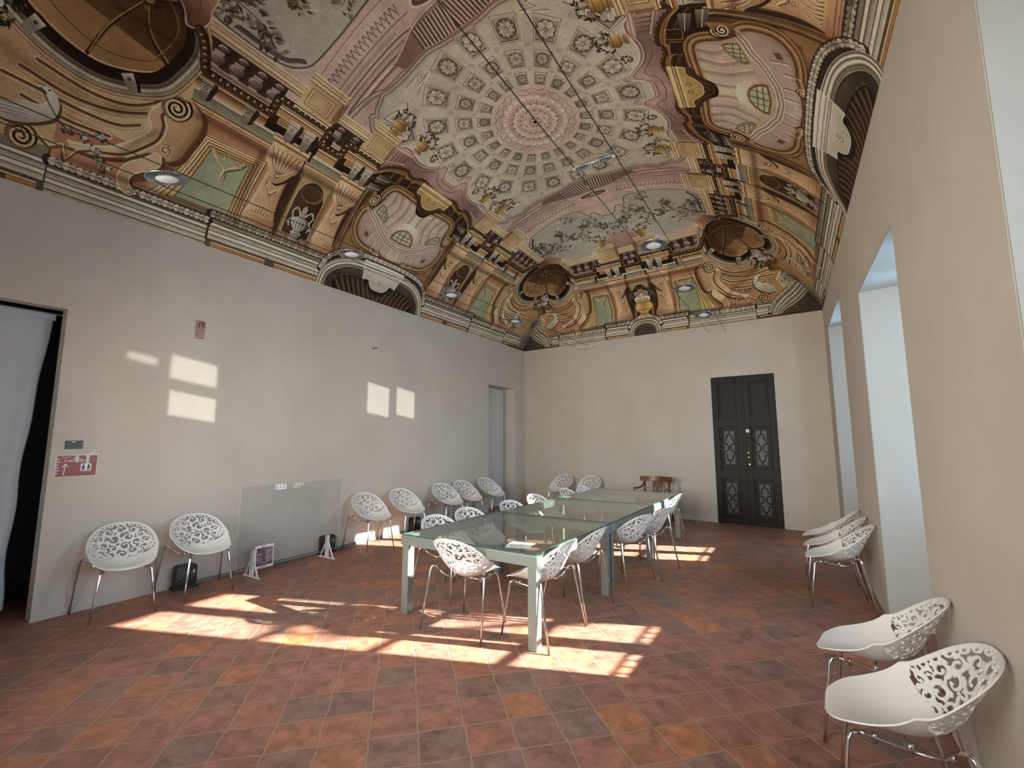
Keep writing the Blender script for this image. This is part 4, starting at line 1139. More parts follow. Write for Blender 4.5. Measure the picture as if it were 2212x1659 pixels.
# arch with the fluted shell
ga = smooth([(4.96, 0.22), (5.00, 0.38), (5.10, 0.50), (5.22, 0.58), (5.42, 0.63), (5.72, 0.66), (TM + .12, 0.665)], 5)
ma = smooth([(4.92, 0.0), (4.98, 0.24), (5.09, 0.38), (5.22, 0.47), (5.40, 0.53), (5.70, 0.575), (TM + .12, 0.585)], 5)
ia = smooth([(5.09, 0.0), (5.11, 0.14), (5.20, 0.26), (5.36, 0.36), (5.60, 0.41), (TM + .12, 0.42)], 5)
sa_ = smooth([(5.23, 0.0), (5.21, 0.08), (5.24, 0.15), (5.36, 0.22), (5.52, 0.265), (5.72, 0.29), (TM + .12, 0.30)], 5)
S.fill(ga + [(TM + .12, -0.05), (4.94, -0.05)], (80, 68, 54))
garland(S, ga, 0.042)
S.fill(ma + [(TM + .12, -0.05), (4.92, -0.05)], (208, 194, 172), (170, 156, 136), [(5.6, 0.55), (5.1, 0.1)])
for f, c, w in ((0.10, STND, 0.010), (0.22, STNL, 0.016), (0.34, (120, 106, 88), 0.010), (0.50, (224, 210, 190), 0.020), (0.66, (110, 96, 80), 0.010), (0.80, STNM, 0.03), (0.97, STND, 0.012)):
    S.stroke([(ma[i][0] * (1 - f) + ia[i][0] * f, ma[i][1] * (1 - f) + ia[i][1] * f) for i in range(min(len(ma), len(ia)))][:len(ia)], w, c)
S.fill(ia + [(TM + .12, -0.05), (5.09, -0.05)], (112, 98, 78), (88, 76, 60), [(5.6, 0.4), (5.6, 0.25)])
S.stroke(ia, 0.010, (70, 58, 44))
S.fill(sa_ + [(TM + .12, -0.05), (5.23, -0.05)], (96, 66, 48), (58, 40, 30), [(5.7, 0.0), (5.4, 0.28)])
for k in range(9):
    x = 5.28 + k * 0.095
    yt = float(np.interp(x, [p[0] for p in sa_], [p[1] for p in sa_])) if True else 0.2
    S.stroke(smooth([(x - 0.03, yt - 0.01), (x + 0.02, yt * 0.6), (x + 0.10, -0.01)], 5), 0.062, (118, 84, 64), soft=0.016)
    S.stroke(smooth([(x - 0.01, yt - 0.01), (x + 0.05, yt * 0.6), (x + 0.135, -0.01)], 5), 0.016, (58, 38, 26), soft=0.008)
    S.stroke(smooth([(x - 0.05, yt - 0.01), (x + 0.0, yt * 0.6), (x + 0.08, -0.01)], 5), 0.010, (150, 112, 86), soft=0.010)
S.stroke(sa_, 0.014, (60, 46, 34))
# keystone of the arch
S.fill([(5.66, 0.56), (5.75, 0.22), (5.82, 0.24), (5.90, 0.12), (6.02, 0.10), (TM + .12, 0.10), (TM + .12, 0.3)], (64, 52, 40))
ks = [(5.63, 0.60), (5.71, 0.295), (5.80, 0.315), (5.84, 0.30)] + smooth([(5.85, 0.27), (5.90, 0.21), (5.97, 0.18), (TM + .12, 0.17)], 4) + [(TM + .12, 0.61)]
S.fill(ks, (226, 212, 192), (196, 182, 162), [(5.8, 0.55), (5.9, 0.2)]); S.stroke(ks[:-1], 0.008, (242, 230, 212))
for f in (0.12, 0.22, 0.30, 0.42, 0.50):
    S.stroke([(5.64 + 0.085 * f * 1.0, 0.59 - 0.29 * f), (TM + .12, 0.60 - 0.30 * f)], 0.008, (132, 118, 100) if f != 0.22 else (244, 234, 218))
scrollc((0.285, TM - 0.02), 0.045, 1.5, 0, 1, 0.012, STNL, STND)

# -- corner niche: pink curved recess, scrolls, bird, flowers, dome
K = lambda pts: [(a, b) for a, b in pts]
oval = smooth([(1.64, 2.74), (1.40, 2.62), (1.24, 2.30), (1.23, 2.02), (1.33, 1.72), (1.52, 1.44), (1.77, 1.28), (2.02, 1.30), (2.24, 1.44), (2.40, 1.66), (2.44, 1.90), (2.38, 2.20), (2.24, 2.50), (2.08, 2.70), (1.88, 2.78)], 5, True)
# recess ground
fill(smooth([(0.36, 1.0), (0.40, 1.9), (0.55, 2.45), (0.95, 2.72), (1.30, 2.90), (1.75, 2.86), (2.10, 2.70), (2.46, 2.25), (2.56, 1.70), (2.50, 1.35), (2.32, 0.95), (2.10, 0.62), (1.50, 0.36), (0.70, 0.36)], 5, True), (232, 190, 146), (204, 148, 104), ((1.0, 2.4), (0.9, 1.0)))
S.rect(2.02, 2.62, 0.34, 0.75, (218, 150, 116), (206, 130, 96)); E.rect(1.62, 2.25, 0.32, 0.70, (218, 150, 116), (206, 130, 96))
for dp, R_ in ((0.0, S), (-0.38, E)):
    fx = lambda pts: [(b + dp, a) for a, b in pts]
    for pts in ([(0.86, 1.60), (0.85, 1.88), (0.833, 2.165), (0.857, 2.434), (0.95, 2.60)], [(0.97, 1.70), (0.918, 2.08), (0.976, 2.406), (1.12, 2.68)],
                [(1.08, 1.80), (1.03, 2.166), (1.071, 2.441), (1.193, 2.627), (1.40, 2.80)], [(0.74, 1.75), (0.70, 2.10), (0.72, 2.40)]):
        R_.mould(smooth(fx(pts), 5), [(-0.035, (196, 136, 98)), (-0.02, (244, 204, 164)), (0.0, (150, 96, 62)), (0.012, (96, 58, 36)), (0.02, (238, 192, 150)), (0.04, (222, 172, 130))])
    # big S scroll
    Lp = [(1.42, 2.86), (1.30, 2.73), (1.16, 2.65), (1.066, 2.644), (0.979, 2.69), (0.853, 2.631), (0.735, 2.536), (0.63, 2.42), (0.56, 2.26), (0.53, 2.12)]
    Rp = [(0.47, 2.14), (0.49, 2.34), (0.56, 2.52), (0.66, 2.66), (0.74, 2.76), (0.72, 2.90), (0.80, 3.00), (0.94, 3.04), (1.18, 3.09), (1.34, 3.05), (1.42, 2.94)]
    blob = smooth(fx(Lp), 4) + smooth(fx(Rp), 4)
    R_.fill([(x + 0.05, y - 0.015) for x, y in blob], (128, 84, 52))
    R_.fill(blob, (238, 192, 150), (206, 152, 110), fx([(1.1, 2.6), (1.0, 3.1)]))
    R_.stroke(smooth(fx(Lp), 4), 0.018, (252, 220, 182)); R_.stroke(smooth(fx(Rp), 4), 0.018, (150, 100, 64))
    R_.stroke(smooth(fx([(1.24, 2.80), (1.15, 2.74), (1.05, 2.78), (0.90, 2.77), (0.76, 2.68), (0.62, 2.55), (0.55, 2.39)]), 5), 0.024, (128, 84, 54)); R_.stroke(smooth(fx([(1.26, 2.83), (1.14, 2.77), (1.06, 2.81), (0.90, 2.80), (0.745, 2.70), (0.60, 2.57)]), 5), 0.012, (250, 214, 172))
    scrollc(R_.pt(2.83 + dp, 1.28), 0.115, 2.2, 0.6, 1, 0.030, (242, 200, 156), BRND, (176, 122, 82))
    scrollc(R_.pt(2.86 + dp, 0.83), 0.05, 1.4, 0, -1, 0.016, (250, 216, 176), BRNM)
    # small lower scroll
    blob = smooth(fx([(0.76, 2.84), (0.66, 2.86), (0.58, 2.80), (0.50, 2.70), (0.42, 2.64), (0.34, 2.66), (0.29, 2.72), (0.26, 2.68), (0.27, 2.60), (0.38, 2.54), (0.54, 2.58), (0.66, 2.70), (0.77, 2.79)]), 4)
    R_.fill([(x + 0.04, y - 0.01) for x, y in blob], (140, 90, 56)); R_.fill(blob, (240, 198, 158), (212, 160, 120), fx([(0.7, 2.8), (0.3, 2.6)])); R_.stroke(blob, 0.010, (252, 222, 186))
    scrollc(R_.pt(2.665 + dp, 0.275), 0.032, 1.4, 0, 1, 0.012, (250, 216, 176), BRN)
    # notched edge and wall spiral
    R_.stroke(fx([(0.53, 2.30), (0.47, 2.20), (0.34, 2.12), (0.47, 2.10), (0.41, 2.0), (0.46, 1.93)]), 0.034, (150, 98, 62)); R_.stroke(fx([(0.545, 2.30), (0.485, 2.20), (0.36, 2.13), (0.485, 2.09), (0.425, 2.0), (0.475, 1.93)]), 0.014, (246, 208, 166))
    scrollc(R_.pt(1.80 + dp, 0.41), 0.10, 2.0, 0, 1, 0.028, (226, 180, 138), BRND, (160, 112, 76))
    # pale bird
    bd = smooth(fx([(0.52, 1.55), (0.50, 1.68), (0.53, 1.80), (0.60, 1.92), (0.68, 2.00), (0.80, 2.01), (0.88, 1.96), (0.91, 1.88), (0.885, 1.845), (0.86, 1.90), (0.80, 1.92), (0.74, 1.88), (0.72, 1.80), (0.68, 1.70), (0.62, 1.60)]), 4)
    R_.fill([(x + 0.02, y - 0.02) for x, y in bd], (120, 84, 56)); R_.fill(bd, (228, 218, 200), (170, 158, 140), fx([(0.8, 1.8), (0.5, 1.9)]))
    for k in range(5): R_.stroke(fx([(0.54 + 0.03 * k, 1.60 + 0.01 * k), (0.58 + 0.03 * k, 1.84)]), 0.008, (140, 126, 108), taper=True)
    R_.stroke(fx([(0.905, 1.88), (0.90, 1.80)]), 0.012, (120, 90, 62), taper=True); disc(R_.pt(1.92 + dp, 0.885), 0.008, BLK)
    R_.stroke(fx([(0.53, 1.84), (0.44, 1.92)]), 0.010, (150, 120, 90)); R_.stroke(fx([(0.51, 1.76), (0.42, 1.84)]), 0.010, (150, 120, 90))
    # hanging flower garland
    for (a, b), n_ in (((0.62, 2.10), 5), ((0.62, 2.22), 6), ((0.68, 2.36), 6), ((0.54, 2.33), 6), ((0.46, 2.38), 5), ((0.40, 2.44), 3)):
        leafy(R_.pt(b + dp, a), 0.055, 10, flow=0, ls=0.024); leafy(R_.pt(b + dp, a), 0.04, 2, flow=n_ - 2, ls=0.02, fcols=((226, 214, 200), (206, 160, 146), (178, 176, 170)))
    R_.stroke(smooth(fx([(0.88, 1.86), (0.70, 2.0), (0.62, 2.12), (0.66, 2.3)]), 4), 0.008, (78, 62, 44))
# rim, dark soffit and the ribbed dome
mould(oval, [(-0.14, (150, 98, 64)), (-0.125, (240, 198, 156)), (-0.10, (132, 86, 56)), (-0.08, (206, 190, 166)), (-0.05, (168, 154, 132)), (-0.03, (110, 94, 76)), (-0.02, (220, 206, 184)), (0.0, (74, 52, 36)), (0.07, (62, 42, 28)), (0.10, (92, 62, 40))], closed=True)
mould(oval, [(-0.10, (206, 190, 166)), (-0.08, (150, 136, 114)), (-0.05, (222, 208, 186)), (-0.03, (110, 96, 78)), (0.0, (160, 146, 124)), (0.0, (70, 50, 34)), (0.10, (58, 38, 26))], closed=True)
ci = np.mean(np.array(oval), axis=0) + np.array([0.02, 0.0])
ov2 = [tuple(ci + (np.array(p) - ci) * 0.86 + np.array([0.03, 0.02])) for p in oval]
fill(ov2, (150, 104, 62), (104, 66, 38), ((1.5, 1.6), (2.3, 2.5)))
fill([p for p in ov2 if p[0] < 1.62 + 0.0 * p[1] or p[1] < 1.55] + [(1.95, 1.70), (1.72, 2.0)], (206, 156, 108), (180, 130, 84), ((1.3, 1.6), (1.8, 1.9)))
apex = (2.06, 2.36)
for e_ in (2, 14, 26, 38, 50, 62):
    p = ov2[e_ % len(ov2)]
    m_ = ((p[0] + apex[0]) / 2 - 0.05, (p[1] + apex[1]) / 2 - 0.05)
    stroke(smooth([p, m_, apex], 6), 0.030, (84, 54, 32)); stroke(smooth([(p[0] + 0.02, p[1] + 0.01), (m_[0] + 0.02, m_[1]), apex], 6), 0.012, (196, 146, 96))
for f in (0.72, 0.68): stroke([tuple(ci + (np.array(p) - ci) * f + (np.array(apex) - ci) * (1 - f) * 0.8) for p in oval], 0.008, (128, 86, 52) if f > 0.7 else (176, 128, 82), closed=True)
for k in (8, 20, 32, 44):   # little consoles on the rim
    p = oval[k % len(oval)]; v = np.array(p) - ci; v = v / np.hypot(*v)
    q = [tuple(np.array(p) + v * a + np.array([-v[1], v[0]]) * b) for a, b in ((-0.08, -0.05), (-0.08, 0.05), (0.02, 0.045), (0.09, 0.03), (0.09, -0.03), (0.02, -0.045))]
    fill([(x + 0.02, y + 0.02) for x, y in q], (60, 44, 32)); fill(q, (218, 204, 182), (150, 136, 116), (q[0], q[3])); disc(tuple(np.array(p) - v * 0.03), 0.016, STND)
leafy(apex, 0.10, 22, cols=((96, 64, 40), (70, 46, 30), (168, 122, 80))); disc(apex, 0.065, (86, 56, 36)); disc(apex, 0.045, (176, 128, 84)); disc(apex, 0.02, (70, 46, 30))
# broken pediment piece above the dome
cp = smooth([(2.05, 2.66), (2.10, 2.76), (2.20, 2.80), (2.30, 2.78), (2.40, 2.79), (2.50, 2.72), (2.48, 2.60), (2.56, 2.48), (2.50, 2.32), (2.40, 2.20), (2.36, 2.30), (2.26, 2.48), (2.16, 2.60)], 5, True)
fill([(x - 0.02, y - 0.02) for x, y in cp], (86, 56, 44)); fill(cp, (216, 160, 134), (150, 98, 74), ((2.45, 2.6), (2.15, 2.6))); stroke(cp, 0.014, (242, 200, 172), closed=True)
scrollc((2.47, 2.70), 0.045, 1.6, 0, 1, 0.014, (246, 208, 180), BRN); stroke(smooth([(2.18, 2.70), (2.34, 2.66), (2.46, 2.42)], 5), 0.010, (140, 90, 70))
for R_, p0 in ((S, 2.86), (E, 2.48)):
    beads(R_.P(smooth([(p0 - 0.10, 2.08), (p0 - 0.03, 2.0), (p0 + 0.02, 1.88), (p0 + 0.06, 1.78)], 5)), 0.06, 0.026, 1)
# corner pedestal, golden vase, flowers
arcA = smooth([(1.28, -0.02), (1.25, 0.16), (1.08, 0.34), (0.82, 0.50), (0.63, 0.68), (0.46, 0.90), (0.28, 1.06), (0.0, 1.12)], 6)
arcF = smooth([(1.12, -0.02), (1.04, 0.09), (0.82, 0.19), (0.60, 0.30), (0.42, 0.44), (0.26, 0.60), (0.12, 0.74), (0.0, 0.80)], 6)
fill(arcA + [(-0.05, 1.1), (-0.05, -0.05), (1.28, -0.05)], (176, 160, 138), (120, 106, 88), ((1.1, 0.2), (0.3, 0.9)))
for f, c, w in ((0.0, STND, 0.016), (0.14, STNL, 0.022), (0.28, (96, 82, 66), 0.014), (0.42, (206, 190, 168), 0.024), (0.58, STND, 0.014), (0.72, (196, 180, 158), 0.022), (0.86, (110, 96, 80), 0.02), (0.97, (226, 212, 192), 0.012)):
    stroke([(a[0] * (1 - f) + b[0] * f, a[1] * (1 - f) + b[1] * f) for a, b in zip(arcA, arcF)], w, c)
fill(arcF + [(-0.05, 0.8), (-0.05, -0.05), (1.12, -0.05)], (106, 94, 78), (92, 80, 66), ((0.9, 0.1), (0.2, 0.4)))
E.rect(-0.05, 1.62, -0.02, 0.055, (150, 92, 64), (112, 66, 46)); S.rect(0.60, 1.75, -0.02, 0.05, (150, 92, 64), (112, 66, 46))
garland(Run(False), [(a * 1.045 + 0.01, b * 1.045 + 0.02) for a, b in arcA[3:-6]], 0.034)
fill([(0.60, 0.84), (0.76, 1.04), (0.90, 1.02), (1.10, 0.84), (1.16, 0.74), (1.03, 0.54), (0.90, 0.56), (0.70, 0.70)], (204, 188, 164), (112, 98, 82), ((1.1, 0.7), (0.65, 0.95)))
stroke(smooth([(0.74, 1.03), (0.92, 0.96), (1.08, 0.84), (1.15, 0.72)], 4), 0.022, (226, 212, 190)); stroke(smooth([(0.71, 0.99), (0.88, 0.92), (1.04, 0.80), (1.12, 0.68)], 4), 0.010, STND)
for k in range(6):
    a = k / 5; stroke([(0.72 + 0.34 * a, 0.93 - 0.24 * a), (0.685 + 0.34 * a, 0.885 - 0.24 * a)], 0.018, (84, 72, 58))
dg = np.array([0.70, 0.714]); dn = np.array([-0.714, 0.70]); b0 = np.array([0.96, 0.88])
prof = [(0.10, 0), (0.07, 0.04), (0.05, 0.09), (0.08, 0.13), (0.16, 0.20), (0.20, 0.28), (0.15, 0.35), (0.19, 0.40), (0.22, 0.44)]
vs2 = [tuple(b0 + dg * h + dn * r) for r, h in prof] + [tuple(b0 + dg * h - dn * r) for r, h in prof[::-1]]
fill(vs2, (232, 182, 110), (122, 78, 38), (tuple(b0 + dn * 0.15), tuple(b0 - dn * 0.18)))
for h, r in ((0.04, 0.07), (0.13, 0.08), (0.28, 0.19), (0.35, 0.15), (0.42, 0.2)): stroke([tuple(b0 + dg * h + dn * r), tuple(b0 + dg * h - dn * r)], 0.012, (118, 76, 38))
fc = tuple(b0 + dg * 0.62)
leafy(fc, 0.31, 120, flow=0, ls=0.045, cols=((70, 66, 48), (46, 44, 34), (104, 96, 70)))
leafy(fc, 0.27, 20, flow=26, ls=0.055, fcols=((232, 212, 200), (222, 178, 162), (238, 226, 210), (176, 92, 80), (178, 176, 170)))
leafy((fc[0] + 0.05, fc[1] + 0.24), 0.10, 20, flow=3, ls=0.035)

# soft brown glazes of the painter where the painted parts turn away
def glaze(R_, pts, w, a=0.45, c=(70, 42, 24)):
    R_.stroke(pts, w * 0.35, c, alpha=a, soft=w * 0.65)
for R_, pa, pb, p1, p2 in ((S, 3.70, 4.16, 3.02, 5.02), (E, 3.25, 3.68, 2.6, SM)):
    glaze(R_, [(p1, 1.33), (p2, 1.33)], 0.14, 0.55)
    for x in (pa, pb + 0.02): glaze(R_, [(x, 0.40), (x, 1.30)], 0.12, 0.5)
glaze(S, [(4.66, 0.40), (4.66, 1.30)], 0.10, 0.45); glaze(S, [(5.09, 0.45), (5.09, 1.5)], 0.14, 0.5)
glaze(S, smooth([(2.72, 0.42), (2.92, 0.60), (3.02, 0.90), (3.08, 1.22)], 4), 0.14, 0.5, (120, 70, 24)); glaze(E, smooth([(2.34, 0.42), (2.54, 0.60), (2.64, 0.90), (2.70, 1.22)], 4), 0.14, 0.5, (120, 70, 24))
glaze(S, [(2.1, 0.37), (5.0, 0.41)], 0.10, 0.5); glaze(E, [(1.7, 0.34), (3.5, 0.38)], 0.10, 0.5)
glaze(S, [(2.9, 1.66), (3.6, 1.66)], 0.10, 0.5); glaze(E, [(2.55, 1.66), (3.1, 1.66)], 0.10, 0.5)
glaze(S, [(2.2, 1.84), (3.6, 1.84)], 0.08, 0.45); glaze(E, [(2.5, 1.84), (3.1, 1.84)], 0.08, 0.45)
stroke(oval + oval[:1], 0.03, (66, 40, 24), alpha=0.30, soft=0.09)
stroke([(1.16, 1.30), (1.0, 1.75), (0.95, 2.3), (1.1, 2.6)], 0.06, (96, 54, 30), alpha=0.30, soft=0.12)
stroke([(1.55, 1.02), (1.95, 0.95), (2.3, 1.1)], 0.06, (96, 54, 30), alpha=0.30, soft=0.12)
stroke([(1.55, 1.0), (2.05, 0.70), (2.25, 0.45)], 0.05, (110, 64, 34), alpha=0.35, soft=0.10)
stroke([(0.55, 2.5), (0.80, 2.62), (0.95, 2.72)], 0.04, (96, 54, 30), alpha=0.35, soft=0.08)
stroke(smooth([(1.95, 1.45), (2.25, 1.75), (2.3, 2.15), (2.12, 2.45)], 4), 0.10, (60, 34, 18), alpha=0.40, soft=0.12)
for q_ in (4.08, 4.20, 4.33): stroke([(2.35, q_ + 0.02), (3.35, q_)], 0.01, (130, 92, 84), alpha=0.40, soft=0.04)
stroke(dome[:-1], 0.03, (150, 112, 100), alpha=0.35, soft=0.10)
S.stroke(op[:-1], 0.03, (120, 80, 56), alpha=0.4, soft=0.07)

# -- ageing: plaster grain, faint blotches, hairline cracks (they belong to the paint)
for sc_, am in ((3, 0.020), (9, 0.022), (40, 0.018), (None, 0.022)):
    if sc_ is None: n_ = rng.standard_normal((PH, PW)).astype(np.float32)
    else:
        g = rng.standard_normal((int(TM * sc_) + 2, int(SM * sc_) + 2))
        yi = np.linspace(0, g.shape[0] - 1.001, PH); xi = np.linspace(0, g.shape[1] - 1.001, PW)
        y0 = yi.astype(int); x0 = xi.astype(int); fy = (yi - y0)[:, None]; fx_ = (xi - x0)[None]
        fy = fy * fy * (3 - 2 * fy); fx_ = fx_ * fx_ * (3 - 2 * fx_)
        n_ = (g[y0][:, x0] * (1 - fy) * (1 - fx_) + g[y0 + 1][:, x0] * fy * (1 - fx_) + g[y0][:, x0 + 1] * (1 - fy) * fx_ + g[y0 + 1][:, x0 + 1] * fy * fx_).astype(np.float32)
    CV *= (1 + am * n_)[..., None]
gm = CV.mean(-1, keepdims=True)
CV[:] = gm + (CV - gm) * 0.64
wz = np.clip((gm * 0 + 1.0) * (CV.max(-1, keepdims=True) - CV.min(-1, keepdims=True)) * 4, 0, 1)
CV[:] = CV * (1 - wz * np.array([0.045, 0.0, 0.03], np.float32))
CV[:] = np.clip(CV, 0.001, 1) ** 1.38 * 1.18
CV[:] = np.clip(CV, 0, 0.93)
# ---------------------------------------------------------------- the vault itself
def Pz(a):
    t = np.clip(a / (W / 2), 0, 1)
    return H + RR * (1 - (1 - t) ** 2) ** VM
aa_t = (np.linspace(0, 1, 4001) ** 2) * (W / 2); za_t = Pz(aa_t)
sa_t = np.r_[0, np.cumsum(np.hypot(np.diff(aa_t), np.diff(za_t)))]
bb_t = np.linspace(0, 1, 6001) ** 1.5 * (L / 2); zb_t = Pz(bb_t * ES + OFF); Z0 = zb_t[0] - H
tb_t = Z0 + np.r_[0, np.cumsum(np.hypot(np.diff(bb_t), np.diff(zb_t)))]
SMx, TMx = sa_t[-1], tb_t[-1]

def build_vault():
    ns, ntt = 96, 150
    sq = SMx * (np.linspace(0, 1, ns + 1)) ; sv = np.r_[sq, 2 * SMx - sq[-2::-1]]
    tq = np.unique(np.r_[np.linspace(0, Z0, 14), np.linspace(Z0, TMx, ntt)]); tv = np.r_[tq, 2 * TMx - tq[-2::-1]]
    co = np.zeros((len(tv), len(sv), 3)); uv = np.zeros((len(tv), len(sv), 2))
    for j, t in enumerate(tv):
        tt = min(t, 2 * TMx - t)
        b = np.interp(tt, tb_t, bb_t) if tt > Z0 else 0.0
        zb = H + tt if tt < Z0 else Pz(b * ES + OFF)
        b_full = b if t <= TMx else L - b
        for i, s in enumerate(sv):
            ss = min(s, 2 * SMx - s)
            a = np.interp(ss, sa_t, aa_t); x = a if s <= SMx else W - a
            co[j, i] = (x, B + SK * x - b_full, min(float(Pz(a)), float(zb)))
            uv[j, i] = (s / SMx, 1 - t / TMx)
    me = bpy.data.meshes.new('ceiling')
    n = len(sv)
    faces = [(j * n + i, (j + 1) * n + i, (j + 1) * n + i + 1, j * n + i + 1) for j in range(len(tv) - 1) for i in range(n - 1)]
    me.from_pydata(co.reshape(-1, 3).tolist(), [], faces)
    ul = me.uv_layers.new(name='unrolled')
    li = np.zeros(len(me.loops), np.int32); me.loops.foreach_get('vertex_index', li)
    ul.data.foreach_set('uv', uv.reshape(-1, 2)[li].ravel())
    me.polygons.foreach_set('use_smooth', [True] * len(me.polygons))
    o = bpy.data.objects.new('ceiling', me)
    col.objects.link(o)
    return o

ceiling = build_vault()
tag(ceiling, 'vaulted ceiling painted with baroque architecture, coffered dome, scrolls and green panels', 'ceiling', kind='structure')
img = bpy.data.images.new('vault_painting', PW, PH, alpha=False, float_buffer=False)
px = np.ones((PH, PW, 4), np.float32); px[..., :3] = np.clip(CV[::-1], 0, 1)
img.pixels.foreach_set(px.ravel()); img.update(); img.pack()
m = bpy.data.materials.new('fresco'); m.use_nodes = True
nt = m.node_tree; b = nt.nodes['Principled BSDF']
ti = nt.nodes.new('ShaderNodeTexImage'); ti.image = img; ti.extension = 'MIRROR'; ti.interpolation = 'Linear'
uvn = nt.nodes.new('ShaderNodeUVMap'); uvn.uv_map = 'unrolled'
nt.links.new(uvn.outputs[0], ti.inputs['Vector'])
hs_ = nt.nodes.new('ShaderNodeHueSaturation'); hs_.inputs['Saturation'].default_value = 1.0; hs_.inputs['Value'].default_value = 1.0
nt.links.new(ti.outputs['Color'], hs_.inputs['Color']); nt.links.new(hs_.outputs[0], b.inputs['Base Color'])
b.inputs['Roughness'].default_value = 0.9; b.inputs['Specular IOR Level'].default_value = 0.15
ceiling.data.materials.append(m)
# a light-tight roof above the vault
mb = MB(); mb.box((-0.5, -1.2, 6.0), (7.3, 10.8, 6.1))
mb.box((-0.5, -1.2, 3.9), (-0.4, 10.8, 6.0)); mb.box((7.12, -1.2, 3.9), (7.2, 10.8, 6.0)); mb.box((-0.5, -1.3, 3.9), (7.3, -1.2, 6.0)); mb.box((-0.5, 10.7, 3.9), (7.3, 10.8, 6.0)); 
tag(mb.build('roof', M_wall), 'roof slab above the painted vault', 'roof', kind='structure')
# ---------------------------------------------------------------- white shell chair with a scrollwork back
M_shell = mat('white_plastic', (232, 230, 226), 0.32, spec=0.5)
M_chrome = mat('chrome', (222, 222, 224), 0.12, 1.0)
M_black = mat('black_rubber', (30, 30, 32), 0.5)

def along2(path, step):
    P = np.array(path, float); seg = np.hypot(*np.diff(P, axis=0).T); cum = np.r_[0, np.cumsum(seg)]; out = []
    u = step * 0.6
    while u < cum[-1]:
        i = min(len(seg) - 1, int(np.searchsorted(cum, u, side='right') - 1)); f = (u - cum[i]) / seg[i]
        out.append((P[i] * (1 - f) + P[i + 1] * f, (P[i + 1] - P[i]) / seg[i])); u += step
    return out

